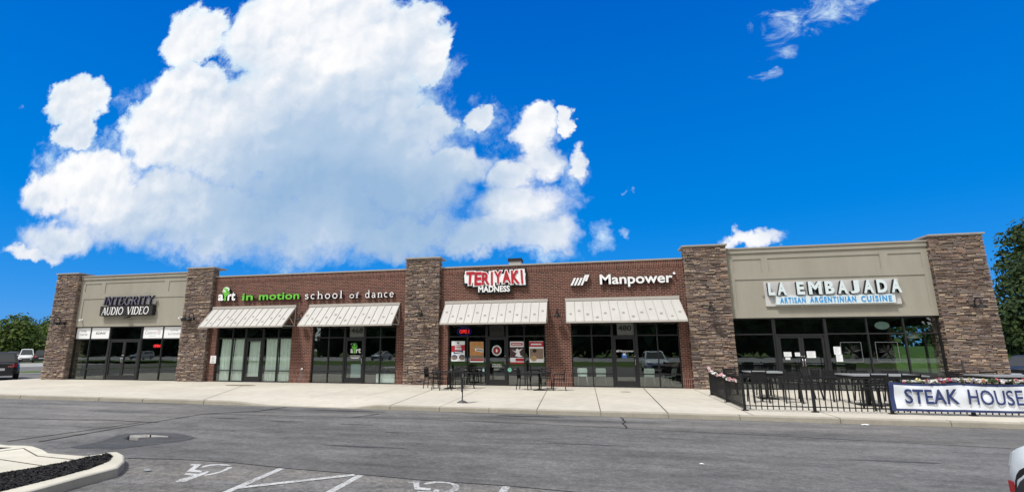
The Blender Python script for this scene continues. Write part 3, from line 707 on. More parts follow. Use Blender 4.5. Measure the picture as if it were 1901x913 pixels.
def island():
    outer = [(-12.5,-15.3),(-9.95,-15.75),(-9.63,-15.70),(-9.44,-15.72),(-8.97,-15.90),(-8.56,-16.11),(-7.72,-16.17),(-7.66,-16.0),(-7.66,-15.86),(-7.55,-15.80),(-7.25,-15.97),(-6.85,-16.33),(-6.58,-16.68),(-6.57,-17.20),(-6.52,-17.68),(-6.46,-18.6),(-6.44,-20.5),(-12.5,-20.5)]
    mul = [(-7.75,-17.40),(-7.60,-16.77),(-7.59,-16.27),(-7.57,-15.99),(-7.31,-16.12),(-7.06,-16.40),(-6.87,-16.83),(-6.80,-17.35),(-6.78,-17.95),(-6.72,-20.4),(-8.2,-20.4)]
    b = MB(); n = len(outer); c = Vector((-8.5, -17.6))
    ins = []
    for x, y in outer:
        d = (c-Vector((x, y))).normalized(); ins.append((x+d.x*.035, y+d.y*.035))
    vs = [(x, y, ZR-.03) for x, y in outer] + [(x, y, -.012) for x, y in outer] + [(x, y, .008) for x, y in ins]
    b.add(vs, [tuple(range(2*n, 3*n))]); o = 0
    for i in range(n):
        j = (i+1) % n
        b.f += [(o+i, o+j, o+n+j, o+n+i), (o+n+i, o+n+j, o+2*n+j, o+2*n+i)]; b.m += [0, 0]; b.sm += [False, True]
    b.m = [0 if i == 0 or (i-1) % 2 else 1 for i in range(len(b.m))]; root = b.build('kerb_island', [island_m, kerb_m], recalc=True); tag(root, kind='structure')
    m = MB(); mp = flip(mul); rr = random.Random(4)
    m.add([(x, y, .012) for x, y in mp], [tuple(range(len(mp)))])
    tag(m.build('mulch_bed', mulch_m), kind='structure')
    chips = MB()
    def inside(x, y):
        r = False; j = len(mp)-1
        for i in range(len(mp)):
            if (mp[i][1] > y) != (mp[j][1] > y) and x < (mp[j][0]-mp[i][0])*(y-mp[i][1])/(mp[j][1]-mp[i][1])+mp[i][0]: r = not r
            j = i
        return r
    while len(chips.f) < 12000:
        x, y = rr.uniform(-8.2, -6.7), rr.uniform(-18.6, -15.9)
        if not inside(x, y): continue
        a = rr.uniform(0, 6.28); l = rr.uniform(.008, .026); w = l*rr.uniform(.2, .5); t = rr.uniform(-.5, .5); dx, dy = math.cos(a), math.sin(a); zz = .013+rr.uniform(0, .008)
        chips.add([(x-dx*l+dy*w, y-dy*l-dx*w, zz-t*l), (x-dx*l-dy*w, y-dy*l+dx*w, zz-t*l+.006), (x+dx*l-dy*w, y+dy*l+dx*w, zz+t*l+.006), (x+dx*l+dy*w, y+dy*l-dx*w, zz+t*l)], [(0, 1, 2, 3)])
    tag(chips.build('mulch_chips', mulch_m), 'loose black bark chips covering the island planting bed', 'mulch', kind='stuff')
    g = MB()
    for p, q in (((-9.36,-15.93),(-8.47,-16.36)),((-8.47,-16.36),(-7.66,-16.44)),((-9.46,-16.55),(-7.72,-16.85)),((-9.36,-15.93),(-9.7,-16.8))):
        g.bar((p[0], p[1], .011), (q[0], q[1], .011), .018, .005)
    tag(g.build('island_joints', joint_m), kind='structure')
    dk = MB(); dk.add([(x, y, .012) for x, y in flip([(-12.4,-15.6),(-10.1,-16.0),(-9.62,-15.92),(-9.75,-16.25),(-12.4,-16.6)])], [(0, 1, 2, 3, 4)])  # flat dark strip near the island's back edge, sharing the bed's material
    tag(dk.build('dark_strip', mulch_m), kind='structure')
island()

# ------------------------------------------------------------------ the building
W, G, YB = 0.25, 0.38, 18.0
bld = thing('retail_building', 'long single storey brick and stone strip of shops with tan end bays', 'building', (-8, 0, 0))

def grid_wall(name, x0, x1, z0, z1, y, m, holes=(), recess=(), depth=0.2):
    """wall sheet facing -y with real openings (holes) and sunk panels (recess: x0,x1,z0,z1,d)"""
    xs = sorted({round(v, 4) for v in [x0, x1] + [h[i] for h in list(holes)+list(recess) for i in (0, 1)] if x0 <= v <= x1})
    zs = sorted({round(v, 4) for v in [z0, z1] + [h[i] for h in list(holes)+list(recess) for i in (2, 3)] if z0 <= v <= z1})
    def dep(cx, cz):
        for h in holes:
            if h[0] < cx < h[1] and h[2] < cz < h[3]: return None
        d = 0
        for r in recess:
            if r[0] < cx < r[1] and r[2] < cz < r[3]: d = r[4]
        return d
    b = MB(); nx, nz = len(xs)-1, len(zs)-1
    D = [[dep((xs[i]+xs[i+1])/2, (zs[j]+zs[j+1])/2) for j in range(nz)] for i in range(nx)]
    yy = lambda d: y + (depth if d is None else d)
    for i in range(nx):
        for j in range(nz):
            d = D[i][j]
            if d is not None: b.quad((xs[i], y+d, zs[j]), (xs[i+1], y+d, zs[j]), (xs[i+1], y+d, zs[j+1]), (xs[i], y+d, zs[j+1]))
            if i+1 < nx and D[i+1][j] != d:
                x = xs[i+1]; a, c = yy(d), yy(D[i+1][j]); b.quad((x, a, zs[j]), (x, c, zs[j]), (x, c, zs[j+1]), (x, a, zs[j+1]))
            if j+1 < nz and D[i][j+1] != d:
                z = zs[j+1]; a, c = yy(d), yy(D[i][j+1]); b.quad((xs[i], a, z), (xs[i+1], a, z), (xs[i+1], c, z), (xs[i], c, z))
    return b

# stone piers: every stone its own block
def stone_pier(x0, x1, y0, y1, h, seed, side_l=True, side_r=True):
    r = random.Random(seed); b = MB(); z = 0.0
    b.box(x0+.05, x1-.05, y0+.05, y1, 0, h-.01, 1)
    def block(u0, u1, za, zb, d, face):
        c = min(.012, (zb-za)*.22)
        j = lambda: r.uniform(-.006, .006)
        if face == 'f': P = lambda u, dd, zz: (u, y0+dd, zz)
        elif face == 'r': P = lambda u, dd, zz: (x1-dd, u, zz)
        else: P = lambda u, dd, zz: (x0+dd, u, zz)
        o = [P(u0, d, za), P(u1, d, za), P(u1, d, zb), P(u0, d, zb)]
        i = [P(u0+c, d-.018+j(), za+c+j()), P(u1-c, d-.018+j(), za+c+j()), P(u1-c, d-.018+j(), zb-c+j()), P(u0+c, d-.018+j(), zb-c+j())]
        k = [P(u0, .07, za), P(u1, .07, za), P(u1, .07, zb), P(u0, .07, zb)]
        b.add(o+i+k, [(4,5,6,7),(0,1,5,4),(1,2,6,5),(2,3,7,6),(3,0,4,7),(8,9,1,0),(9,10,2,1),(10,11,3,2),(11,8,0,3)])
    while z < h-.02:
        rh = r.choice([.030, .038, .044, .05, .055, .062, .075, .095])
        if z+rh > h-.03: rh = h-z
        def run(a, c, face):
            u = a
            while u < c-.01:
                w = r.uniform(.12, .44) if rh < .07 else r.uniform(.10, .30)
                if c-(u+w) < .1: w = c-u
                if r.random() < .12 and rh > .06:
                    m = z+rh*r.uniform(.4, .6)
                    block(u+.003, u+w-.003, z+.002, m-.002, r.uniform(.0, .04), face); block(u+.003, u+w-.003, m+.002, z+rh-.002, r.uniform(.0, .04), face)
                else: block(u+.005, u+w-.005, z+.005, z+rh-.005, r.uniform(.0, .06), face)
                u += w
        run(x0, x1, 'f')
        if side_r: run(y0+.04, y1, 'r')
        if side_l: run(y0+.04, y1, 'l')
        z += rh
    return b.build('stone_pier', [stone_m, stonegap_m], bld)
PIERS = [(-30.87, -29.25, 6.0), (-21.74, -20.06, 6.0), (-8.94, -7.2, 6.0), (3.92, 5.66, 6.0), (13.1, 14.89, 6.0)]
for i, (a, c, h) in enumerate(PIERS):
    o = stone_pier(a, c, 0, 1.0 if i in (0, 4) else .5, h, 5+i)
    cp = MB(); cp.box(a-.05, c+.05, -.05, .95, h, h+.055); cp.box(a-.03, c+.03, -.03, .93, h-.03, h-.001)
    cp.build('coping', cap_m, o)

# storefront columns: x of frame lines; door leaf between d0 and d1
BAYS = [
 dict(n='audio', x=(-29.25, -28.15, -26.78, -24.58, -23.18, -21.74), top=2.93, pair=True, mat='stucco'),
 dict(n='dance_a', x=(-19.62, -18.71, -17.90, -16.86, -15.97, -15.14), top=2.95, pair=False),
 dict(n='dance_b', x=(-13.97, -13.08, -12.21, -11.13, -10.29, -9.43), top=2.95, pair=False),
 dict(n='rice', x=(-6.80, -5.88, -4.95, -3.98, -3.18, -2.20), top=2.95, pair=False),
 dict(n='work', x=(-1.06, -.155, .735, 1.76, 2.63, 3.54), top=2.95, pair=False),
 dict(n='steak', x=(5.66, 7.25, 7.26, 9.15, 10.63, 11.9, 13.1), top=2.89, pair=True),
]
# stucco end bays with sunk panels
REC = .028
b = grid_wall('w', -29.25, -21.74, 2.93, 5.64, W, stucco_m, recess=[(-28.94,-27.78,4.93,5.40,REC),(-27.5,-23.4,4.83,5.42,REC),(-23.1,-21.95,4.83,5.40,REC),(-28.94,-22.0,3.30,4.52,REC)])
b.box(-29.25, -21.74, W-.05, W+.15, 5.64, 5.82); b.quad((-29.25, W, 2.93), (-21.74, W, 2.93), (-21.74, W+.2, 2.93), (-29.25, W+.2, 2.93))
o = b.build('stucco_wall', stucco_m, bld); c = MB(); c.box(-29.25, -21.74, W-.09, .75, 5.82, 5.875); c.build('coping', cap_m, o)
b = grid_wall('w', 5.66, 13.1, 2.89, 5.64, W, stucco_m, recess=[(5.94,7.04,4.79,5.38,REC),(7.3,11.43,4.77,5.39,REC),(11.72,12.87,4.77,5.39,REC),(5.94,12.88,3.21,4.51,REC)])
b.box(5.66, 13.1, W-.05, W+.15, 5.64, 5.82); b.quad((5.66, W, 2.89), (13.1, W, 2.89), (13.1, W+.2, 2.89), (5.66, W+.2, 2.89))
o = b.build('stucco_wall', stucco_m, bld); c = MB(); c.box(5.66, 13.1, W-.09, .75, 5.82, 5.88); c.build('coping', cap_m, o)
# brick runs
def brick_run(x0, x1, bays):
    holes = [(BAYS[i]['x'][0], BAYS[i]['x'][-1], -1, 2.95) for i in bays]
    b = grid_wall('w', x0, x1, -.05, 5.50, W, brick_m, holes=holes)
    b.box(x0, x1, W-.012, W, 5.165, 5.19)
    o = b.build('brick_wall', brick_m, bld)
    c = MB(); c.box(x0, x1, W-.03, .7, 5.50, 5.565); c.build('coping', cap_m, o)
brick_run(-20.06, -8.94, (1, 2)); brick_run(-7.2, 3.92, (3, 4))
# shell: ends, back, roof, floors, ceilings
b = MB(); b.box(-30.8, -30.6, .98, YB, -.05, 5.6); b.box(14.62, 14.82, .98, 1.6, -.05, 5.6); b.box(14.62, 14.82, 7.2, YB, -.05, 5.6); b.box(14.62, 14.82, 1.6, 7.2, -.05, .5); b.box(14.62, 14.82, 1.6, 7.2, 2.75, 5.6); b.box(-30.6, 14.62, YB-.2, YB, -.05, 5.6)
b.build('outer_wall', brick_m, bld)
b = MB(); b.box(-30.6, 14.62, .46, YB-.2, 5.1, 5.2); b.build('roof', cap_m, bld)
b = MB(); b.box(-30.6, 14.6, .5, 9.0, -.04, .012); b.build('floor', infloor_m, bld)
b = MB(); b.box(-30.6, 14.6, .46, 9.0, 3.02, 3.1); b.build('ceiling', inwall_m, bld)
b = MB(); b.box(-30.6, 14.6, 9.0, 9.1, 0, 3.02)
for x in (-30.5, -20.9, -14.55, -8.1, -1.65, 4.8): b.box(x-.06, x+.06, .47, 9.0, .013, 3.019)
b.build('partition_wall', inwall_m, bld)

f = MB()
for y_ in (1.63, 4.4, 7.17): f.box(14.68, 14.76, y_-.03, y_+.03, .5, 2.75)
for z_ in (.53, 2.72): f.box(14.685, 14.755, 1.66, 7.14, z_-.03, z_+.03)
o = f.build('window', frame_m, bld); p_ = MB(); p_.quad((14.72, 1.62, .52), (14.72, 7.18, .52), (14.72, 7.18, 2.74), (14.72, 1.62, 2.74)); p_.build('pane', glass_m, o)
panes = {}
def frame_grid(x0, x1, z0, z1, xs, zs, w=.05, y0=G-.05, y1=G+.06):
    """mullions and rails, rails butt between the uprights"""
    b = MB(); xx = [x0+w/2] + list(xs) + [x1-w/2]
    for x in xx: b.box(x-w/2, x+w/2, y0, y1, z0, z1)
    zz = [z0+w/2] + list(zs) + [z1-w/2]
    for i in range(len(xx)-1):
        for z in zz: b.box(xx[i]+w/2, xx[i+1]-w/2, y0+.006, y1-.006, z-w/2, z+w/2)
    p = MB()
    p.quad((x0+.02, G, z0+.02), (x1-.02, G, z0+.02), (x1-.02, G, z1-.02), (x0+.02, G, z1-.02))
    return b, p
def door(x0, x1, z1, hinge):
    b = MB(); s = .085; y0, y1 = G-.035, G+.035
    b.box(x0, x0+s, y0, y1, .012, z1); b.box(x1-s, x1, y0, y1, .012, z1)
    b.box(x0+s, x1-s, y0, y1, .012, .27); b.box(x0+s, x1-s, y0, y1, z1-.09, z1)
    o = b.build('door', frame_m, bld)
    p = MB(); p.quad((x0+s-.01, G, .26), (x1-s+.01, G, .26), (x1-s+.01, G, z1-.08), (x0+s-.01, G, z1-.08)); p.build('pane', glass_m, o)
    h = MB(); hx = x1-s*.5 if hinge < 0 else x0+s*.5
    h.tube([(hx, y0, .95), (hx, y0-.06, .95), (hx, y0-.06, 1.22), (hx, y0, 1.22)], .011, 6); h.lathe([(.0, y0-.012), (.022, y0-.012), (.022, y0)], (hx, 0, 1.33), 10, 0, 'Y')
    h.build('handle', chrome_m, o)
    p = MB(); p.tube([(x0+s, y1+.03, 1.02), (x1-s, y1+.03, 1.02)], .016, 6); p.build('push_bar', black_m, o)
    return o
for bay in BAYS:
    X = bay['x']; top = bay['top']; ZL, ZU = .57, 2.22
    if bay['n'] == 'steak': L, D0, D1, RX = (X[0], X[1], []), X[2], X[3], (X[3], X[6], [X[4], X[5]])
    else: L, D0, D1, RX = (X[0], X[2], [X[1]]), X[2], X[3], (X[3], X[5], [X[4]])
    for x0, x1, mm in (L, RX):
        f, p = frame_grid(x0, x1-.001, 0.0, top-.002, mm, [ZL, ZU])
        o = f.build('window', frame_m, bld); p.build('pane', glass_m, o)
    jw = .05 if not bay['pair'] else .10
    f, p = frame_grid(D0, D1-.001, 2.17, top-.002, [], [], .05, G-.06, G+.07)
    o = f.build('transom_window', frame_m, bld); p.build('pane', glass_m, o)
    f = MB(); f.box(D0+.001, D0+jw, G-.065, G+.075, 0, 2.168); f.box(D1-jw, D1-.002, G-.065, G+.075, 0, 2.168); f.box(D0+jw, D1-jw, G-.06, G+.07, 2.156, 2.169); f.build('door_frame', frame_m, bld)
    a, c = D0+jw+.004, D1-jw-.005
    if bay['pair']:
        m = (a+c)/2; door(a, m-.003, 2.15, -1); door(m+.003, c, 2.15, 1)
    else: door(a, c, 2.15, -1)

# ------------------------------------------------------------------ awnings
def awning(x0, x1, xb0, xb1, label):
    zt, zb, yt, yb = 3.88, 2.80, W-.01, -.75
    r = thing('awning', label, 'awning', ((x0+x1)/2, W, zb), group='cream standing seam metal awnings over the shop windows')
    d = Vector((0, yb-yt, zb-zt+.11)); nrm = Vector((0, -(zt-.11-zb), -(yt-yb))).normalized()*-1
    nrm = Vector((0, zb-zt+.11, yt-yb)); nrm = Vector((0, -(zt-.11-zb), (yt-yb))).normalized()
    def P(t, s, o=0.0):
        xa = x0+(x1-x0)*s; xc = xb0+(xb1-xb0)*s
        y = yt-.05+(yb-yt+.05)*t; z = zt-.11+(zb-zt+.11)*t
        return (xa+(xc-xa)*t, y+nrm.y*o, z+nrm.z*o)
    b = MB(); n = 13
    b.add([P(0,0),P(0,1),P(1,1),P(1,0),P(0,0,-.02),P(0,1,-.02),P(1,1,-.02),P(1,0,-.02)], [(3,2,1,0),(4,5,6,7),(0,1,5,4),(2,3,7,6),(1,2,6,5),(3,0,4,7)], 0)
    for i in range(n+1):
        s = i/n; s = min(max(s, .002), .998)
        a0, a1 = P(0, s, .012), P(1, s, .012); b.bar(a0, a1, .016, .024, up=tuple(nrm), mi=0)
        if 0 < i < n:
            c0, c1 = P(0, s+.0024, .003), P(1, s+.0024, .003); b.bar(c0, c1, .022, .004, up=tuple(nrm), mi=1)
    for i in range(n):
        t = (.80, .62, .48, .66)[(i+int(abs(x0))) % 4] + rnd.uniform(-.03, .03); s = (i+.5+rnd.uniform(-.08, .08))/n; c = Vector(P(t, s, .004)); uu = Vector((1, 0, 0)); vv = (Vector(P(1, s))-Vector(P(0, s))).normalized()
        rad = rnd.uniform(.055, .075)
        b.add([c+uu*rad*math.cos(k*math.pi/6)+vv*rad*math.sin(k*math.pi/6) for k in range(12)], [tuple(range(12))], 2)
    b.build('roof_panel', [awning_m, awnseam_m, awnspot_m], r)
    f = MB(); f.box(x0-.02, x1+.02, yt-.09, yt, zt-.115, zt+.01); f.build('flashing', awntrim_m, r)
    f = MB(); pb0, pb1 = P(1, 0, -.01), P(1, 1, -.01); f.box(pb0[0], pb1[0], yb-.012, yb+.012, zb-.07, zb+.005); f.build('fascia', awntrim_m, r)
    for s in (.004, .996):
        k = MB(); q0 = Vector(P(0, s, -.05)); q1 = Vector(P(1, s, -.06)); w0 = Vector((q0.x, yt-.02, zb+.02))
        k.bar(q0, q1, .03); k.bar((q0.x, yt-.02, zt-.14), w0, .03); k.bar(w0, (q1.x, yb+.06, zb+.0), .035); k.bar(w0, (q0+q1)/2, .022)
        k.build('bracket', galv_m, r)
awning(-19.97, -14.99, -19.95, -15.05, 'cream metal awning nearest the tan audio shop bay, over the curtained windows')
awning(-14.18, -9.28, -14.22, -9.27, 'cream metal awning over the studio door numbered 468')
awning(-6.93, -2.06, -6.92, -2.05, 'cream metal awning under the red and white restaurant sign')
awning(-1.23, 3.62, -1.19, 3.76, 'cream metal awning over the door numbered 480')

# ------------------------------------------------------------------ wall signs
def sign(name, label, loc): return thing(name, label, 'sign', loc)
s = sign('shop_sign', 'serif audio video shop sign with purple letters over a black box', (-25.5, W, 4.05))
b = MB(); put_serif(b, 'INTEGRITY', -27.27, -23.86, 4.11, 4.585, .02, .13, 0, 1, .05, .16); b.build('lettering', [purple_m, deeppurple_m], s)
b = MB(); b.box(-27.1, -23.8, .17, .215, 4.13, 4.42); b.build('raceway', signpanel_m, s)
b = MB(); b.box(-27.37, -23.78, .03, W+REC, 3.515, 4.06); b.build('sign_box', blackmatte_m, s)
b = MB(); put_serif(b, 'AUDIO', -27.24, -25.75, 3.57, 3.99, .018, .011, 0, None, .03, .12); b.build('lettering', signwhite_m, s); b = MB(); put_serif(b, 'VIDEO', -25.5, -24.02, 3.57, 3.99, .018, .011, 0, None, .03, .12); b.build('lettering', signwhite_m, s)

k_, n_ = .15, .06
s = sign('shop_sign', 'long dance school sign in white and green letters above two awnings', (-14.6, W, 4.3))
def letters(root, body, x0, x1, z0, z1, m, y=.09, depth=.10, **kw):
    b = MB(); put_text(b, body, x0, x1, z0, z1, y, depth, 0, 1, **kw); return b.build('lettering', [m, deeppurple_m], root)
letters(s, 'a', -19.66, -19.33, 4.20, 4.55, signwhite_m, offset=.035); letters(s, 'rt', -19.07, -18.60, 4.19, 4.64, signwhite_m, offset=.035)
b = MB()
b.facing([(-19.28,4.20),(-19.14,4.20),(-19.16,4.40),(-19.06,4.52),(-18.92,4.66),(-18.99,4.67),(-19.12,4.58),(-19.11,4.70),(-19.19,4.70),(-19.21,4.58),(-19.32,4.68),(-19.40,4.66),(-19.28,4.50),(-19.26,4.38)], .07, .19, 0, 1)
b.facing(disc_pts(-19.19, 4.79, .20, .145), .085, .19, 2, 1); b.facing(disc_pts(-19.30, 4.70, .12, .10), .08, .19, 2, 1)
b.facing(disc_pts(-19.16, 4.76, .065, .075, 12), .062, .085, 0)
b.facing(disc_pts(-19.04, 4.60, .07, .05, 12), .068, .19, 0, 1); b.facing(disc_pts(-19.28, 4.83, .05, .035, 10), .066, .085, 0)
b.build('tree_emblem', [signgreen_m, deeppurple_m, M('pale_green_acrylic', (.55, .72, .52), .4)], s)
letters(s, 'in', -18.17, -17.52, 4.19, 4.55, signgreen_m, offset=.02, spacing=1.05); letters(s, 'motion', -17.15, -14.78, 4.18, 4.55, signgreen_m, offset=.02, spacing=1.05)
b = MB(); put_serif(b, 'school', -14.47, -12.32, 4.17, 4.535, .09, .1, 0, 1, .17); b.build('lettering', [signwhite_m, deeppurple_m], s); b = MB(); put_serif(b, 'of', -11.95, -11.42, 4.165, 4.43, .09, .1, 0, 1, .12); b.build('lettering', [signwhite_m, deeppurple_m], s); b = MB(); put_serif(b, 'dance', -11.10, -9.56, 4.155, 4.52, .09, .1, 0, 1, .16); b.build('lettering', [signwhite_m, deeppurple_m], s)
b = MB()
for a, c in ((-18.2, -14.75), (-14.5, -12.3), (-12, -11.4), (-11.15, -9.55)): b = MB(); b.box(a, c, .19, W, 4.22, 4.32); b.build('raceway', maroon_m, s)

s = sign('shop_sign', 'red and white restaurant sign in jagged outlined letters', (-4.5, W, 4.75))
chars = 'TERIYAKI'; widths = [.42, .36, .40, .19, .40, .42, .42, .19]; tot = sum(widths); x = -5.90; sc = (5.90-3.10)/tot
ups = [(.05, .02), (.02, -.03), (-.01, -.01), (.0, -.05), (.03, .02), (.04, .03), (.03, -.01), (.04, -.03)]
blk, wht, red = MB(), MB(), MB()
for i, ch in enumerate(chars):
    w = widths[i]*sc; z0, z1 = 4.66+ups[i][1], 5.19+ups[i][0]
    sk = ( .05, .03, .02, 0, -.02, -.03, -.04, -.05)[i]
    def wp(y): return lambda px, pz, y=y, x=x, w=w: (px + sk*(pz-4.92) + .0, y, pz + (px+4.5)*.006)
    mg = .05 if ch == 'I' else .012
    put_text(red, ch, x+mg, x+w-mg, z0-.03, z1+.03, 0, .03, 0, warp=wp(.045-.0008*i), offset=.035)
    put_text(wht, ch, x-.055, x+w+.055, z0-.085, z1+.075, 0, .05, 0, warp=wp(.075-.0010*i), offset=.105)
    put_text(blk, ch, x-.11, x+w+.11, z0-.15, z1+.13, 0, .10, 0, warp=wp(.125-.0010*i), offset=.16)
    x += w
wht.facing([(-5.95,4.72),(-3.06,4.70),(-3.02,5.10),(-5.98,5.12)], .0780, .12); blk.facing([(-6.02,4.62),(-3.0,4.60),(-2.97,5.2),(-6.04,5.22)], .128, W-.01)
blk.box(-5.36, -3.70, .10, W-.005, 4.20, 4.62); blk.build('backing', blackmatte_m, s); wht.build('outline', signwhite_m, s); red.build('lettering', signred_m, s)
b = MB(); put_text(b, 'MADNESS', -5.28, -3.77, 4.26, 4.55, .055, .038, 0, offset=.03); b.build('lettering', signwhite_m, s)

s = sign('shop_sign', 'white employment agency sign with five slanted bars before its name', (1.3, W, 4.65))
b = MB()
for i in range(3):
    x0 = -.98+i*.15
    b.facing([(x0,4.46),(x0+.095,4.46),(x0+.265,4.80),(x0+.17,4.80)], .09, W, 0, 1)
b.facing([(-.53,4.46),(-.435,4.46),(-.22,4.93),(-.315,4.93)], .09, W, 0, 1); b.facing([(-.33,4.64),(-.235,4.64),(-.12,4.93),(-.215,4.93)], .09, W, 0, 1)
b.build('bar_emblem', [signwhite_m, deeppurple_m], s)
b = MB(); put_text(b, 'Manpower', .33, 3.42, 4.33, 4.92, .09, .1, 0, 1, offset=.02); b.facing(disc_pts(3.50, 4.87, .055, .055, 14), .09, W, 0, 1); b.build('lettering', [signwhite_m, deeppurple_m], s)
b = MB(); b.box(.34, 3.4, .19, W, 4.50, 4.62); b.build('raceway', maroon_m, s); b = MB(); b.box(-.9, -.2, .2, W, 4.55, 4.65); b.build('raceway', maroon_m, s)

s = sign('shop_sign', 'wide restaurant sign with deep white letters over a pale strip with blue wording', (9.4, W, 3.85))
b = MB(); b.box(7.03, 11.90, .19, W+REC, 3.36, 4.38); b.build('back_panel', signpanel_m, s)
for ch, xa, xb in (('L',7.12,7.37),('A',7.46,7.80),('E',8.19,8.47),('M',8.62,9.10),('B',9.22,9.55),('A',9.67,10.02),('J',10.11,10.44),('A',10.58,10.94),('D',11.06,11.41),('A',11.54,11.89)):
    b = MB(); put_text(b, ch, xa, xb, 3.80, 4.33, .02, .16, 0, 1, offset=.045); b.build('letter', [paleblue_m, blackmatte_m], s)
b = MB(); b.box(7.38, 11.65, .07, .19, 3.41, 3.75); b.build('sign_box', paleblue_m, s)
b = MB(); put_text(b, 'ARTISAN', 7.53, 8.47, 3.46, 3.70, .058, .01, 0, offset=.03, spacing=1.3); b.build('lettering', signblue_m, s); b = MB(); put_text(b, 'ARGENTINIAN', 8.63, 10.28, 3.46, 3.70, .058, .01, 0, offset=.03, spacing=1.3); b.build('lettering', signblue_m, s); b = MB(); put_text(b, 'CUISINE', 10.46, 11.52, 3.46, 3.70, .058, .01, 0, offset=.03, spacing=1.3); b.build('lettering', signblue_m, s)
b = MB(); b.tube([(8.35, .24, 3.36), (8.35, .2, 3.30)], .03, 8); b.tube([(7.02, .24, 3.86), (6.96, .22, 3.88), (6.95, .24, 3.8), (7.02, .24, 3.78)], .012, 6); b.build('conduit', galv_m, s)

# ------------------------------------------------------------------ lamps, cameras, roof unit
def lamp_proto():
    r = thing('wall_lamp', 'x', 'lamp', (0, 0, 0), group='black gooseneck lamps along the shop front')
    b = MB(); b.lathe([(.0, -.03), (.06, -.03), (.065, -.01), (.065, .0)], (0, 0, -.10), 14, 0, 'Y'); b.build('wall_plate', black_m, r)
    b = MB(); b.tube([(0, -.02, -.10)] + [(0, -.05-.16*(1-math.cos(R(t))), .02+.17*math.sin(R(t))) for t in range(0, 181, 20)] + [(0, -.37, -.06)], .021, 8); b.build('arm', black_m, r)
    b = MB(); b.lathe([(.03, .03), (.045, -.03), (.09, -.07), (.175, -.135), (.18, -.15), (.16, -.14), (.06, -.07), (.0, -.05)], (0, -.37, -.04), 18, 0); b.build('lamp_shade', black_m, r)
    return r
lp = lamp_proto()
lamp_at = [((-30.05, 0, 3.28), 'black gooseneck lamp on the front of the far left stone pier'), ((-20.95, 0, 3.36), 'black gooseneck lamp on the pier between audio shop and curtains'),
 ((-14.55, W, 3.28), 'black gooseneck lamp on brick between the two studio awnings'), ((-8.07, 0, 3.34), 'black gooseneck lamp on the middle stone pier'),
 ((-1.62, W, 3.25), 'black gooseneck lamp on brick between the restaurant and agency awnings'), ((4.80, 0, 3.38), 'black gooseneck lamp on the stone pier by the flowered fence'), ((14.15, 0, 3.32), 'black gooseneck lamp on the far right stone pier')]
for i, (p, l) in enumerate(lamp_at):
    if i == 0: lp.location = p; lp['label'] = l
    else: dup(lp, p, 0, l)
dup(lp, (-30.87, .5, 3.20), R(-90), 'black gooseneck lamp on the outer left side of the building')
def flood(x, z, label):
    r = thing('floodlight', label, 'light', (x, 0, z), group='black twin floodlights on stone')
    b = MB(); b.box(x-.04, x+.04, -.12, 0, z-.04, z+.04); b.build('bracket', black_m, r)
    for k in (-.17, .15):
        b = MB(); b.box(x+k-.12, x+k+.12, -.26, -.12, z-.07, z+.09); b.build('light_head', black_m, r)
flood(-29.75, 3.10, 'black twin floodlight beside the far left pier lamp'); flood(-21.25, 3.20, 'black twin floodlight beside the lamp near the audio shop')
def cam_dome(x, z, label):
    r = thing('security_camera', label, 'camera', (x, W, z), group='white security cameras on tan stucco')
    b = MB(); b.lathe([(.0, W-.03), (.05, W-.03), (.055, W)], (x, 0, z), 12, 0, 'Y'); b.build('base', white_m, r)
    b = MB(); b.tube([(x, W-.03, z), (x+.02, W-.2, z-.02)], [.04, .045], 10); b.build('body', white_m, r)
cam_dome(-28.8, 3.32, 'small white security camera at the left end of the tan audio shop wall'); cam_dome(-22.02, 3.34, 'small white security camera at the right end of the tan audio shop wall')
r = thing('floodlight', 'small black floodlight under the audio video sign box', 'light', (-25.42, W, 3.42))
b = MB(); b.tube([(-25.42, W, 3.46), (-25.42, .1, 3.44)], .025, 8); b.build('bracket', black_m, r)
b = MB(); b.add([(-25.58,.12,3.36),(-25.30,.12,3.42),(-25.30,-.05,3.38),(-25.58,-.05,3.33),(-25.58,.12,3.40),(-25.30,.12,3.48),(-25.30,-.05,3.45),(-25.58,-.05,3.37)], [(3,2,1,0),(4,5,6,7),(0,1,5,4),(1,2,6,5),(2,3,7,6),(3,0,4,7)]); b.build('light_head', black_m, r)
r = thing('rooftop_unit', 'small dark ventilation box on the roof above the red restaurant sign', 'roof vent', (-3.95, 3.1, 5.2))
b = MB(); b.box(-4.25, -3.62, 2.8, 3.4, 5.2, 6.18); b.build('curb', galv_m, r)
b = MB(); b.box(-4.30, -3.58, 2.75, 3.45, 6.18, 6.33); b.build('hood', blackmatte_m, r)

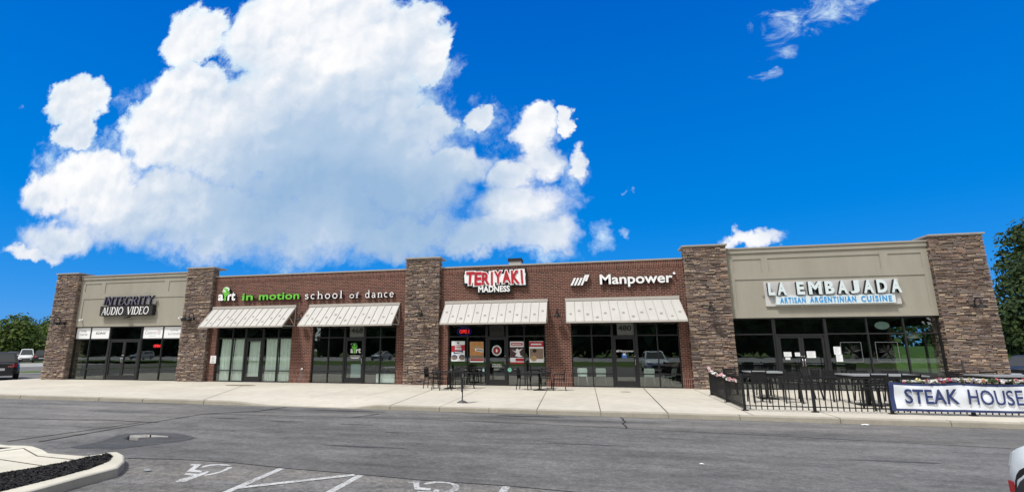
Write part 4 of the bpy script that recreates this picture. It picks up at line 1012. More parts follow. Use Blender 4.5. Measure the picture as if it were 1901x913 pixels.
# ------------------------------------------------------------------ window graphics and papers
def flat(name, label, cat, x0, x1, z0, z1, y, m, group=None, t=.004):
    b = MB(); b.box(x0, x1, y-t, y, z0, z1); r = thing(name, label, cat, ((x0+x1)/2, y, z0), group=group); b.build('sheet', m, r); return r
YF = G-.012   # just in front of the glass
LAB = [(-29.19, -28.18, ['HOME', 'THEATER'], 'white transom panel reading home theater'), (-28.12, -26.83, ['SONY'], 'white transom panel with one black serif word'), (-24.52, -23.21, ['Control4'], 'white transom panel with a thin grey word and ringed numeral'), (-23.15, -21.76, ['HOME', 'AUTOMATION'], 'white transom panel reading home automation')]
for x0, x1, words, lab in LAB:
    r = flat('window_panel', lab, 'sign panel', x0, x1, 2.26, 2.88, YF, signwhite_m)
    b = MB(); w = x1-x0
    if words == ['SONY']:
        put_text(b, 'SONY', x0+.24*w, x1-.2*w, 2.49, 2.63, YF-.007, 0, offset=.02)
        b.build('lettering', blackmatte_m, r)
    elif words == ['Control4']:
        put_text(b, 'Control', x0+.09*w, x0+.64*w, 2.48, 2.66, YF-.007); b.facing(disc_pts(x0+.78*w, 2.59, .125, .125), YF-.006, YF-.004, 0); b.facing(disc_pts(x0+.78*w, 2.59, .105, .105), YF-.0075, YF-.004, 1)
        put_text(b, '4', x0+.745*w, x0+.82*w, 2.53, 2.65, YF-.009, mi=2); b.box(x0+.3*w, x0+.66*w, YF-.006, YF-.004, 2.385, 2.40)
        b.build('lettering', [graytext_m, signwhite_m, signred_m], r)
    else:
        put_text(b, words[0], x0+.30*w, x0+.66*w, 2.63, 2.74, YF-.007); put_text(b, words[1], x0+.20*w, x0+(.78 if len(words[1]) < 8 else .92)*w, 2.43, 2.54, YF-.007)
        b.build('lettering', graytext_m, r)
def neon(x0, x1, z0, z1, y, label, ring):
    r = thing('neon_sign', label, 'neon sign', ((x0+x1)/2, y, z0))
    b = MB(); put_text(b, 'OPEN', x0+.03, x1-.03, z0+.02, z1-.02, y, .02, offset=.02); b.build('lettering', neon_m, r)
    if ring:
        b = MB(); b.tube([(( x0+x1)/2+(x1-x0)*.66*math.cos(t*math.pi/12), y+.012, (z0+z1)/2+(z1-z0)*.85*math.sin(t*math.pi/12)) for t in range(25)], .012, 6); b.build('border_tube', neonb_m, r)
    b = MB(); b.tube([((x0+x1)/2, y+.02, z1), ((x0+x1)/2, y+.02, 2.9)], .004, 5); b.build('hanging_cord', black_m, r)
neon(-23.86, -23.36, 1.74, 1.94, G+.08, 'small red neon open sign in the audio shop window', False)
neon(-6.34, -5.80, 2.35, 2.57, G+.10, 'red and blue neon open sign above the poster windows', True)

def number(label, x0, x1, z0, z1, body, back):
    r = thing('door_number', label, 'number', ((x0+x1)/2, YF, z0))
    if back:
        b = MB(); b.box(x0-.06, x1+.10, YF+.003, YF+.006, 2.23, 2.87); b.build('film', back, r)
    b = MB(); put_text(b, body, x0, x1, z0, z1, YF, offset=.03); b.build('lettering', blackmatte_m, r)
film_m = M('frosted_film', (0.13, 0.14, 0.135), 0.7)
number('black number 468 on the grey transom above the studio door', -11.90, -11.26, 2.42, 2.70, '468', film_m)
number('black number 480 on the grey transom above the agency door', 1.02, 1.58, 2.42, 2.66, '480', film_m)
number('dark number 474 above the restaurant door', -4.75, -4.22, 2.42, 2.66, '474', M('dim_film', (.02, .02, .02), .7))

# posters in the restaurant windows
YP = G-.006
def poster(x0, x1, z0, z1, label): return flat('window_poster', label, 'poster', x0, x1, z0, z1, YP, paper_m, 'posters in the restaurant windows')
r = poster(-6.66, -6.01, 1.08, 2.01, 'white and red poster reading free above two bowls')
b = MB(); b.facing([(-6.66,1.50),(-6.01,1.58),(-6.01,1.84),(-6.66,1.80)], YP-.007, YP-.004, 0); b.facing([(-6.56,1.42),(-6.10,1.48),(-6.10,1.58),(-6.56,1.53)], YP-.009, YP-.004, 1)
b.facing(disc_pts(-6.335, 1.93, .06, .05, 14), YP-.007, YP-.004, 3)
for cx in (-6.52, -6.14): b.facing([p for p in disc_pts(cx, 1.26, .15, .12) if -6.66 <= p[0] <= -6.01], YP-.007, YP-.004, 1); b.facing([p for p in disc_pts(cx, 1.24, .115, .09) if -6.66 <= p[0] <= -6.01], YP-.009, YP-.004, 2)
b.build('artwork', [signred_m, navy_m, food_m, graytext_m], r)
b = MB(); put_text(b, 'FREE', -6.49, -6.17, 1.60, 1.71, YP-.012, offset=.05); b.box(-6.5, -6.2, YP-.010, YP-.008, 1.745, 1.79); b.box(-6.5, -6.17, YP-.011, YP-.0095, 1.48, 1.52); b.build('lettering', paper_m, r)
r = poster(-5.76, -5.11, 1.04, 1.98, 'orange poster with a white ticket and a row of bowls')
b = MB(); b.box(-5.755, -5.115, YP-.006, YP-.004, 1.36, 1.975, 0); b.box(-5.70, -5.2, YP-.008, YP-.006, 1.70, 1.79, 1); b.facing([(-5.52,1.56),(-5.115,1.50),(-5.115,1.64),(-5.52,1.68)], YP-.008, YP-.006, 2); b.facing([(-5.45,1.57),(-5.13,1.53),(-5.13,1.60),(-5.45,1.64)], YP-.010, YP-.008, 3)
b.box(-5.755, -5.115, YP-.006, YP-.004, 1.20, 1.358, 4); b.box(-5.74, -5.12, YP-.006, YP-.004, 1.10, 1.19, 5); b.build('artwork', [orange_m, tan_m, paper_m, graytext_m, food_m, signred_m], r)
r = poster(-3.85, -3.21, 1.01, 1.98, 'dark red poster with a white splash figure and white heading')
b = MB(); b.box(-3.848, -3.212, YP-.006, YP-.004, 1.25, 1.73, 0); b.box(-3.80, -3.26, YP-.006, YP-.004, 1.80, 1.92, 1); b.box(-3.60, -3.215, YP-.008, YP-.004, 1.09, 1.22, 1)
b.facing([(-3.76,1.60),(-3.60,1.53),(-3.57,1.62),(-3.50,1.66),(-3.44,1.60),(-3.26,1.66),(-3.42,1.52),(-3.38,1.36),(-3.25,1.30),(-3.45,1.28),(-3.62,1.33),(-3.54,1.46),(-3.60,1.48)], YP-.008, YP-.004, 2)
b.box(-3.76, -3.66, YP-.008, YP-.004, 1.05, 1.22, 2); b.box(-3.76, -3.32, YP-.010, YP-.006, 1.845, 1.875, 2); b.box(-3.85, -3.21, YP-.012, YP-.006, .98, 1.05, 1); b.build('artwork', [M('poster_dark', (.05, .018, .022), .5, var=.6, vscale=14), signred_m, paper_m], r)
r = poster(-2.96, -2.31, 1.04, 1.99, 'red headed food poster with a gold seal nearest the brick pier')
b = MB(); b.box(-2.958, -2.312, YP-.006, YP-.004, 1.74, 1.97, 0); b.box(-2.94, -2.33, YP-.006, YP-.004, 1.20, 1.66, 1); b.facing(disc_pts(-2.76, 1.22, .14, .13), YP-.008, YP-.004, 2); b.facing(disc_pts(-2.72, 1.56, .09, .08), YP-.008, YP-.004, 3); b.box(-2.88, -2.40, YP-.008, YP-.006, 1.82, 1.88, 4)
b.build('artwork', [signred_m, food_m, tan_m, blackmatte_m, paper_m], r)
r = thing('door_decal', 'round white ringed emblem with red centre on the restaurant door', 'decal', (-4.48, YF, 1.35))
b = MB(); b.facing(disc_pts(-4.48, 1.575, .225, .235, 28), YF, YF+.002, 0); b.facing(disc_pts(-4.48, 1.575, .165, .172, 28), YF-.002, YF, 1); b.facing(disc_pts(-4.48, 1.575, .125, .13, 24), YF-.004, YF, 2)
b.facing([(-4.50,1.49),(-4.46,1.50),(-4.43,1.56),(-4.46,1.63),(-4.51,1.66),(-4.49,1.60),(-4.53,1.58)], YF-.006, YF-.004, 0)
for t in range(0, 360, 18): b.facing(disc_pts(-4.48+.195*math.cos(R(t)), 1.575+.203*math.sin(R(t)), .018, .018, 6), YF-.003, YF, 1)
b.build('emblem', [signwhite_m, blackmatte_m, signred_m], r)
r = thing('door_decal', 'white opening hours lettering low on the restaurant door', 'decal', (-4.47, YF, .84))
b = MB(); put_text(b, 'OPEN DAILY', -4.69, -4.26, .905, .965, YF, offset=.02)
for i in range(6): b.box(-4.70+i*.078, -4.70+i*.078+.06, YF-.002, YF, .835, .868)
for i, w in enumerate((.42, .34, .46, .30)): b.box(-4.72, -4.72+w, YF-.001, YF, 1.24-i*.05, 1.246-i*.05, 1)
b.build('lettering', [signwhite_m, graytext_m], r)
r = thing('window_sticker', 'round mint green sticker beside the restaurant door', 'sticker', (-3.87, YF, .62)); b = MB(); b.facing(disc_pts(-3.87, .71, .095, .095), YF-.065, YF-.06); b.build('sheet', M('mint_vinyl', (.20, .56, .42), .5), r)
r = thing('window_sticker', 'small pale blue sticker left of the restaurant door', 'sticker', (-5.1, YF, .6)); b = MB(); b.box(-5.15, -5.06, YF-.045, YF-.042, .62, .76); b.build('sheet', M('blue_vinyl', (.38, .55, .58), .5), r)
# agency door
r = thing('door_decal', 'small white bars and name lettering on the agency door', 'decal', (1.25, YF, 1.45))
b = MB(); put_text(b, 'Manpower', 1.03, 1.62, 1.475, 1.59, YF, offset=.02)
for i in range(4): b.facing([(.87+i*.032,1.505),(.892+i*.032,1.505),(.915+i*.032,1.575+.02*(i > 1)),(.893+i*.032,1.575+.02*(i > 1))], YF-.002, YF)
b.build('lettering', signwhite_m, r)
r = thing('window_sticker', 'small blue sticker under the name on the agency door', 'sticker', (1.22, YF, 1.24)); b = MB(); b.box(1.11, 1.32, YF-.004, YF, 1.25, 1.42); b.box(1.16, 1.27, YF-.006, YF-.004, 1.36, 1.45, 1); b.build('sheet', [M('sticker_blue', (.05, .16, .5), .5), paper_m], r)
# studio door
r = thing('door_decal', 'green tree emblem over white letters on the studio door', 'decal', (-11.6, YF, 1.2))
b = MB(); b.facing(disc_pts(-11.66, 1.80, .13, .16, 16), YF, YF+.002, 2); b.facing([(-11.72,1.44),(-11.60,1.44),(-11.61,1.64),(-11.50,1.78),(-11.56,1.78),(-11.64,1.70),(-11.66,1.92),(-11.72,1.92),(-11.71,1.70),(-11.80,1.80),(-11.84,1.76),(-11.71,1.62)], YF-.003, YF, 0)
put_text(b, 'a', -11.88, -11.75, 1.46, 1.66, YF-.002, mi=1, offset=.03); put_text(b, 'rt', -11.58, -11.33, 1.46, 1.70, YF-.002, mi=1, offset=.03)
b.box(-11.90, -11.34, YF-.002, YF, 1.33, 1.345, 1); b.box(-11.90, -11.34, YF-.002, YF, 1.265, 1.29, 1); b.box(-11.82, -11.42, YF-.002, YF, 1.195, 1.235, 1); b.build('emblem', [signgreen_m, signwhite_m, darkgreen_m], r)
# interior screens of the studio
r = thing('paper_screen', 'pale paper sheet behind the low right panes of the 468 studio', 'screen', (-9.95, .5, .05)); b = MB(); b.box(-10.52, -9.46, .50, .52, .05, .47); b.box(-10.40, -10.36, .52, .55, .05, .45); b.build('sheet', inwhite_m, r)
r = thing('paper_screen', 'grey blue sheet behind the lower glass of the 468 studio door', 'screen', (-11.6, .48, .28)); b = MB(); b.box(-11.87, -11.30, .47, .475, .28, .92); b.build('sheet', M('grey_film', (.30, .36, .38), .8), r)
r = thing('desk', 'pale desk inside the 468 studio behind the right panes', 'desk', (-10.0, 1.6, 0)); b = MB(); b.box(-10.5, -9.3, 1.3, 2.0, .72, .76); b.build('desk_top', inwhite_m, r)
for xx in (-10.45, -9.37):
    for y_ in (1.34, 1.94): b = MB(); b.box(xx, xx+.04, y_, y_+.04, .012, .72); b.build('leg', black_m, r)
# restaurant papers
for (x0, x1, z0, z1, lab) in ((7.52, 7.80, 1.31, 1.50, 'white paper notice, upper left one on the steakhouse door pair'), (7.56, 7.74, 1.19, 1.285, 'smallest white paper notice on the steakhouse door pair, under another'), (7.93, 8.17, 1.33, 1.48, 'white paper notice beside the meeting stiles of the steakhouse doors'), (8.36, 8.68, 1.27, 1.53, 'larger white paper notice on the right steakhouse door'), (9.35, 9.60, 1.40, 1.71, 'upper white paper sheet on the window right of the steakhouse doors'), (9.40, 9.63, 1.12, 1.395, 'lower white paper sheet on the window right of the steakhouse doors')):
    r = flat('paper_notice', lab, 'paper', x0, x1, z0, z1, YF, paper_m)
    b = MB(); nl = max(2, int((z1-z0)/.045))
    for i in range(nl): b.box(x0+.03, x1-.03-.05*(i % 3), YF-.006, YF-.004, z1-.035-i*.042, z1-.028-i*.042)
    b.build('print', graytext_m, r)
etch_m = M('etched_line', (.12, .13, .125), .7)
def etched(x0, x1, z0, z1, label, seed):
    r = thing('window_etching', label, 'window art', ((x0+x1)/2, YF, z0)); rr = random.Random(seed); b = MB()
    for a in ((x0, z0, x1, z0), (x1, z0, x1, z1), (x1, z1, x0, z1), (x0, z1, x0, z0)): b.bar((a[0], YF, a[1]), (a[2], YF, a[3]), .012, .004, up=(0, 1, 0))
    b.build('border', graytext_m, r); b = MB(); cx, cz = (x0+x1)/2, (z0+z1)/2
    for i in range(30):
        t = rr.uniform(0, 6.28); d0, d1 = rr.uniform(.02, .12), rr.uniform(.2, .36); b.bar((cx+d0*math.cos(t), YF+.003, cz+d0*math.sin(t)), (cx+d1*math.cos(t), YF+.003, cz+d1*math.sin(t)), rr.uniform(.002, .005), .002, up=(0, 1, 0))
    b.build('starburst', etch_m, r)
etched(9.62, 10.34, 1.12, 1.88, 'square etched starburst nearest the paper sheets on the steakhouse window', 1); etched(10.84, 11.60, 1.13, 1.88, 'square etched starburst nearest the right corner of the steakhouse window', 2)
r = thing('hanging_sign', 'dim oval sign hanging inside the steakhouse upper window', 'sign', (11.15, .7, 2.3)); b = MB(); b.facing(disc_pts(11.3, 2.54, .26, .16, 24), .62, .65); b.build('face', M('dim_oval', (.28, .36, .34), .6), r); b = MB(); b.tube([(11.3, .64, 2.7), (11.3, .64, 3.02)], .006, 5); b.build('hanging_cord', black_m, r)
r = thing('hanging_lamp', 'pale oval lamp shade inside the steakhouse right corner window', 'lamp', (12.5, 1.4, 2.0)); b = MB(); b.lathe([(.03, .12), (.18, .06), (.22, 0), (.14, -.04), (0, -.05)], (12.7, 1.4, 2.08), 16); b.build('lamp_shade', inwhite_m, r); b = MB(); b.tube([(12.7, 1.4, 2.2), (12.7, 1.4, 3.02)], .008, 5); b.build('hanging_cord', black_m, r)
r = thing('wall_notice', 'white printed notice taped to the brick beside the curtained windows', 'paper', (-19.71, W, .92)); b = MB(); b.box(-19.88, -19.53, W-.006, W, .93, 1.32); b.build('sheet', paper_m, r)
b = MB()
for i in range(5): b.box(-19.80, -19.60-.04*(i % 2), W-.008, W-.006, 1.24-i*.055, 1.262-i*.055)
b.box(-19.8, -19.61, W-.009, W-.006, .965, .985, 1); b.build('print', [M('pink_print', (.45, .30, .32), .7), blackmatte_m], r)
r = thing('wall_tap', 'white wall tap above a pale stain on the brick between studio bays', 'tap', (-14.42, W, .68)); b = MB(); b.lathe([(.0, W-.05), (.045, W-.05), (.055, W)], (-14.42, 0, .68), 10, 0, 'Y'); b.build('body', white_m, r)
b = MB(); b.tube([(-14.42, W-.05, .68), (-14.42, W-.10, .67), (-14.42, W-.11, .62)], .018, 7); b.build('spout', chrome_m, r)
def stain():
    m, T, bs = mat('lime_stain', (.3, .25, .25), .9)
    p, (x, y, z) = pos_parts(T)
    n = T.noise(T.vmath('MULTIPLY', p, (3, 1, 1)), 3.5, 6, .7)
    out = [q for q in T.n if q.type == 'OUTPUT_MATERIAL'][0]; tr = T.node('ShaderNodeBsdfTransparent'); mx = T.node('ShaderNodeMixShader')
    T.l.new(T.ramp(n, .42, .68, 0, .55), mx.inputs[0]); T.l.new(tr.outputs[0], mx.inputs[1]); T.l.new(bs.outputs[0], mx.inputs[2]); T.l.new(mx.outputs[0], out.inputs[0])
    b = MB(); b.facing([(-14.46,.64),(-14.38,.64),(-14.20,.05),(-14.34,.05),(-14.42,.35),(-14.50,.05),(-14.66,.05)], W-.004, W-.001); tag(b.build('lime_stain', m, bld), 'pale lime stain under the wall tap')
stain()

# curtains
def curtain(x0, x1, z0, z1, label, seed):
    rr = random.Random(seed); n = 48; b = MB(); ph = rr.uniform(0, 6); vs = []
    zs = [z0, z0+.35, (z0+z1)/2, z1-.12, z1]
    for i in range(n+1):
        s = i/n; x = x0+(x1-x0)*s
        for j, z in enumerate(zs):
            a = .035*(1.25-.12*j); yv = .56+a*math.sin(s*(x1-x0)*34+ph+.5*math.sin(s*5+ph)+.15*j)+.012*math.sin(s*60+ph)
            vs.append((x+.02*math.sin(z*3+seed), yv, z-(0.02*abs(math.sin(s*20)) if j == 4 else 0)))
    m = len(zs); fs = [(i*m+j, (i+1)*m+j, (i+1)*m+j+1, i*m+j+1) for i in range(n) for j in range(m-1)]
    k = len(vs); vs += [(v[0], v[1]+.004, v[2]) for v in vs]; fs += [tuple(reversed([q+k for q in f])) for f in fs]
    b.add(vs, fs, 0, True); r = thing('curtain', label, 'curtain', ((x0+x1)/2, .56, z0), group='white curtains in the dance studio windows'); b.build('cloth', curtain_m, r)
    b = MB(); b.tube([(x0-.02, .56, z1-.03), (x1+.02, .56, z1-.03)], .012, 8); b.build('rod', black_m, r)
curtain(-19.55, -18.75, .06, 2.22, 'white curtain nearest the taped notice in the studio window', 1); curtain(-18.68, -17.95, .06, 2.22, 'white curtain in the pane just left of the curtained studio door', 2)
curtain(-17.80, -16.97, .25, 2.12, 'white curtain behind the glass of the studio door', 3); curtain(-16.80, -16.0, .06, 2.22, 'white curtain in the pane just right of the curtained studio door', 4); curtain(-15.93, -15.18, .06, 2.22, 'white curtain nearest the brick pier with the wall tap', 5)

# chairs and light in the agency
def office_chair(x, y, rz, label, first=[None]):
    if first[0] is None:
        r = thing('stacking_chair', label, 'chair', (0, 0, 0), group='white plastic chairs behind the agency window')
        b = MB()
        vs = []; n = 6
        for j, (yy, zz, hw) in enumerate(((.17, .46, .20), (.20, .58, .215), (.23, .72, .225), (.245, .80, .19))):
            for i in range(n+1):
                s = -1+2*i/n; vs.append((s*hw, yy-.03*(1-s*s), zz))
        fs = [(j*7+i, j*7+i+1, (j+1)*7+i+1, (j+1)*7+i) for j in range(3) for i in range(6)]
        k = len(vs); vs += [(v[0], v[1]+.014, v[2]) for v in vs]; fs += [tuple(reversed([q+k for q in f])) for f in fs]
        b.add(vs, fs, 0, True); b.build('backrest', inwhite_m, r)
        b = MB(); b.box(-.21, .21, -.22, .19, .435, .455); b.build('seat', inwhite_m, r)
        for sx in (-1, 1):
            for sy in (-1, 1):
                b = MB(); b.tube([(sx*.17, sy*.15, .44), (sx*.24, sy*.22, .012)], .012, 6); b.build('leg', chrome_m, r)
        first[0] = r; r.location = (x, y, 0); r.rotation_euler = (0, 0, rz); return r
    return dup(first[0], (x, y, 0), rz, label)
# chairs stand with their backs to the window
office_chair(-.63, .82, math.pi, 'white chair in the pane nearest the brick pier of the agency'); office_chair(.18, .82, math.pi, 'white chair in the pane just left of the agency door'); office_chair(2.23, .82, math.pi, 'white chair in the pane just right of the agency door'); office_chair(3.12, 1.1, R(235), 'white chair turned sideways by the right edge of the agency window')
r = thing('ceiling_light', 'warm lit strip light on the agency ceiling', 'ceiling light', (-.25, 3.0, 3.0)); b = MB(); b.box(-.78, .25, 2.7, 3.1, 2.955, 3.018); b.build('housing', inwhite_m, r); b = MB(); b.box(-.74, .21, 2.74, 2.86, 2.935, 2.954); b.box(-.74, .21, 2.94, 3.06, 2.935, 2.954); b.build('tube', tubelight_m, r)

# ------------------------------------------------------------------ patio furniture
def slat_chair(label):
    r = thing('patio_chair', label, 'chair', (0, 0, 0), group='black slat patio chairs at the steakhouse')
    b = MB()
    for i in range(6): b.box(-.21, .21, -.22+i*.072, -.165+i*.072, .56, .578)
    b.box(-.22, -.20, -.22, .20, .54, .56); b.box(.20, .22, -.22, .20, .54, .56); b.build('seat', black_m, r)
    b = MB()
    for i in range(5): b.bar((-.2, .22+.012*i, .66+i*.062), (.2, .22+.012*i, .66+i*.062), .016, .05)
    for sx in (-.21, .21): b.bar((sx, .20, .56), (sx, .28, .96), .024)
    b.build('backrest', black_m, r)
    for sx in (-1, 1):
        b = MB(); b.bar((sx*.2, -.2, .56), (sx*.22, -.23, 0), .038); b.build('leg', black_m, r)
        b = MB(); b.bar((sx*.2, .2, .56), (sx*.22, .30, 0), .038); b.build('leg', black_m, r)
        b = MB(); b.bar((sx*.23, -.2, .74), (sx*.23, .22, .74), .035, .02); b.bar((sx*.22, -.19, .56), (sx*.23, -.19, .735), .02); b.build('armrest', black_m, r)
    return r
def patio_table(x0, x1, y0, y1, h, label, peds):
    r = thing('patio_table', label, 'table', ((x0+x1)/2, (y0+y1)/2, 0), group='rectangular patio tables at the steakhouse')
    b = MB(); b.box(x0, x1, y0, y1, h-.03, h); b.build('tabletop', M('grey_tabletop', (.26, .27, .28), .35, var=.1), r)
    b = MB(); b.box(x0+.04, x1-.04, y0+.04, y1-.04, h-.1, h-.03); b.build('apron', black_m, r)
    for px in peds:
        b = MB(); b.box(px-.04, px+.04, (y0+y1)/2-.04, (y0+y1)/2+.04, .03, h-.1); b.build('pedestal', black_m, r)
        b = MB(); b.box(px-.26, px+.26, (y0+y1)/2-.26, (y0+y1)/2+.26, 0, .03); b.build('foot', black_m, r)
patio_table(4.95, 6.05, -4.55, -3.25, .88, 'small patio table nearest the stone pier and flowers', [5.5]); patio_table(7.15, 9.0, -6.1, -4.9, .88, 'long patio table behind the middle of the fence', [7.7, 8.5]); patio_table(10.6, 12.1, -5.9, -4.7, .88, 'patio table in front of the right stone pier behind the banner', [11.3])
c0 = slat_chair('x')
chairs = [(4.75, -2.75, 0.1, 'black patio chair beyond the small table near the pier'), (5.75, -2.8, -.1, 'black patio chair beyond the small table toward the doors'), (4.85, -5.15, math.pi+.1, 'black patio chair on the fence side of the small table near the flowers'), (5.85, -5.1, math.pi-.2, 'black patio chair on the fence side of the small table, right one'), (6.75, -3.9, -1.4, 'black patio chair at the right end of the small table facing it'),
 (7.35, -4.35, .1, 'black patio chair beyond the long table, left one'), (8.2, -4.3, -.05, 'black patio chair beyond the long table, middle one'), (9.0, -4.35, -.1, 'black patio chair beyond the long table, right one'), (7.35, -6.7, math.pi+.08, 'black patio chair on the fence side of the long table, left one'), (8.15, -6.65, math.pi-.06, 'black patio chair on the fence side of the long table, middle one'), (9.75, -5.3, -1.5, 'black patio chair at the right end of the long table'), (10.9, -4.2, .05, 'black patio chair beyond the table by the right pier, left one'), (11.7, -4.2, -.05, 'black patio chair beyond the table by the right pier, right one')]
for i, (x, y, rz, l) in enumerate(chairs):
    if i == 0: c0.location = (x, y, 0); c0.rotation_euler = (0, 0, rz); c0['label'] = l
    else: dup(c0, (x, y, 0), rz, l)
r = thing('umbrella_pole', 'bare black umbrella pole standing by the right patio table', 'pole', (10.9, -5.0, 0)); b = MB(); b.tube([(10.75, -4.55, .06), (10.72, -4.55, 1.28)], .022, 8); b.build('pole', black_m, r); b = MB(); b.lathe([(.24, 0), (.24, .04), (.05, .08), (.03, .2), (0, .2)], (10.75, -4.55, 0), 18); b.build('base', black_m, r)

# restaurant tables: round mesh metal sets
def bistro_table(x, y, label):
    r = thing('bistro_table', label, 'table', (x, y, 0), group='round black bistro tables outside the restaurant')
    b = MB(); b.lathe([(0, .70), (.44, .70), (.46, .69), (.46, .67), (.43, .665), (0, .665)], (x, y, 0), 28); b.build('tabletop', black_m, r)
    b = MB(); b.tube([(x, y, .03), (x, y, .67)], .032, 10); b.build('pedestal', black_m, r)
    b = MB(); b.lathe([(.27, 0), (.27, .012), (.2, .03), (.05, .06), (0, .06)], (x, y, 0), 24); b.build('base', black_m, r)
def bistro_chair():
    r = thing('bistro_chair', 'x', 'chair', (0, 0, 0), group='black wrought iron chairs outside the restaurant')
    b = MB()
    for i in range(9): b.box(-.205+i*.046, -.17+i*.046, -.2, .2, .43, .445)
    b.box(-.21, .22, -.215, -.195, .425, .445); b.box(-.21, .22, .195, .215, .425, .445); b.build('seat', black_m, r)
    b = MB(); b.tube([(-.21, .2, .44), (-.2, .25, .8), (-.12, .27, .88), (.12, .27, .88), (.2, .25, .8), (.21, .2, .44)], .017, 6)
    for i in range(11): b.tube([(-.17+i*.034, .215, .46), (-.17+i*.034, .262, .87-.012*abs(i-5))], .0085, 5)
    for zz in (.52, .6, .68, .76): b.bar((-.2, .225+(zz-.5)*.1, zz), (.2, .225+(zz-.5)*.1, zz), .012, .02)
    b.build('backrest', black_m, r)
    for sx in (-1, 1):
        b = MB(); b.tube([(sx*.2, -.2, .62), (sx*.21, -.21, .43), (sx*.23, -.24, 0)], .018, 6); b.build('leg', black_m, r)
        b = MB(); b.tube([(sx*.2, .2, .44), (sx*.22, .26, 0)], .018, 6); b.build('leg', black_m, r)
        b = MB(); b.tube([(sx*.2, -.2, .62), (sx*.22, 0, .65), (sx*.205, .22, .62)], .018, 6); b.build('armrest', black_m, r)
    return r
bistro_table(-6.1, -1.75, 'round black bistro table beside the middle stone pier'); bistro_table(-2.3, -1.85, 'round black bistro table beside the brick pier with a lamp')
c0 = bistro_chair()
for i, (x, y, rz, l) in enumerate([(-6.95, -1.75, 1.45, 'black wrought iron chair closest to the middle stone pier'), (-6.3, -2.55, 2.7, 'black wrought iron chair on the street side of the table by the stone pier'), (-5.35, -1.6, -1.3, 'black wrought iron chair at the door side of the table by the stone pier'), (-5.95, -.85, .1, 'black wrought iron chair between window and table by the stone pier'), (-2.95, -1.7, 1.4, 'black wrought iron chair at the door side of the table by the brick pier'), (-1.5, -1.8, -1.5, 'black wrought iron chair against the brick pier with a lamp'), (-2.1, -.95, .1, 'black wrought iron chair between window and table by the brick pier'), (-5.6, -2.5, 3.5, 'black wrought iron chair nearest the pole stand at the left table')]):
    if i == 0: c0.location = (x, y, 0); c0.rotation_euler = (0, 0, rz); c0['label'] = l
    else: dup(c0, (x, y, 0), rz, l)
r = thing('sign_stand', 'black pole stand with a round base near the kerb', 'stand', (-4.11, -7.23, 0))
b = MB(); b.lathe([(.165, 0), (.165, .012), (.10, .045), (.03, .075), (.022, .12), (0, .12)], (-4.11, -7.23, 0), 24); b.build('base', M('dark_cast_iron', (.05, .045, .045), .5), r)
b = MB(); b.tube([(-4.11, -7.23, .06), (-4.09, -7.23, .98)], .017, 10); b.build('pole', black_m, r)
b = MB(); d = Vector((-.255, .967, 0)); 
p0 = Vector((-4.09, -7.23, .34)); b.bar(p0+Vector((.01, -.16, 0)), p0+Vector((.01, -.16, .62)), .05, .28, up=(-.255, .967, 0)); b.build('sign_panel', blackmatte_m, r)
b = MB(); b.box(-4.075, -4.045, -7.44, -7.39, .76, .88); b.build('tag', paper_m, r)

# door mat, floor cover, litter
r = thing('floor_mat', 'brown oval mat on the walk before the curtained door', 'mat', (-16.2, -1.95, 0)); b = MB(); b.lathe([(.0, .012), (.95, .012), (1.0, .006), (1.0, .004)], (-16.2, -1.95, 0), 36, 0, 'Z', .78, .34); b.build('pile', M('brown_mat', (.17, .135, .10), .95, var=.3, vscale=12), r)
r = thing('access_cover', 'small round tan cover set in the walk before the agency door', 'cover', (1.05, -2.0, 0)); b = MB(); b.lathe([(.0, .008), (.19, .008), (.2, .004)], (1.05, -2.0, 0), 24); b.build('lid', M('tan_cover', (.25, .21, .16), .9), r)
def litter(x, y, s, label):
    b = MB(); rr = random.Random(int(x*100)); n = 9
    vs = [(x+s*rr.uniform(.5, 1)*math.cos(i*.7), y+s*.5*rr.uniform(.5, 1)*math.sin(i*.7), ZR+.01+rr.uniform(0, .05)*s*3) for i in range(n)] + [(x, y, ZR+.02+s*.12)]
    b.add(vs, [(i, (i+1) % n, n) for i in range(n)]); r = thing('litter', label, 'litter', (x, y, ZR)); b.build('scrap', paper_m if s > .1 or x > 0 else graytext_m, r)
litter(6.0, -8.98, .12, 'crumpled white paper by the kerb in front of the black fence'); litter(1.5, -14.1, .045, 'tiny white scrap lying on the dark driveway'); litter(-6.46, -16.3, .09, 'pale scraps of litter against the rounded kerb of the island')

# ------------------------------------------------------------------ patio fence, banner, garlands
fence = thing('patio_fence', 'black metal picket fence around the steakhouse patio', 'fence', (3.83, -7.6, 0))
def fpost(x, y):
    b = MB(); b.box(x-.032, x+.032, y-.032, y+.032, .01, .93); b.box(x-.036, x+.036, y-.036, y+.036, .93, .945); b.box(x-.075, x+.075, y-.06, y+.06, 0, .02); b.build('post', black_m, fence)
def fpanel(p, q):
    b = MB(); p = Vector(p); q = Vector(q); d = (q-p); L = d.length; d.normalize(); a = p+d*.034; c = q-d*.034
    for z, w in ((.87, .032), (.715, .026), (.13, .026)): b.bar((a.x, a.y, z), (c.x, c.y, z), .028, w)
    n = int(L/.128)
    for i in range(1, n):
        t = p+d*(L*i/n); b.box(t.x-.010, t.x+.010, t.y-.010, t.y+.010, .04, .855)
    b.build('picket_panel', black_m, fence)
fp = [(3.98, -2.82), (3.91, -5.35), (3.83, -7.58), (5.49, -7.62), (7.23, -7.62), (8.95, -7.62), (10.65, -7.62), (12.4, -7.62)]
for p in fp: fpost(*p)
for i in range(len(fp)-1): fpanel(fp[i], fp[i+1])

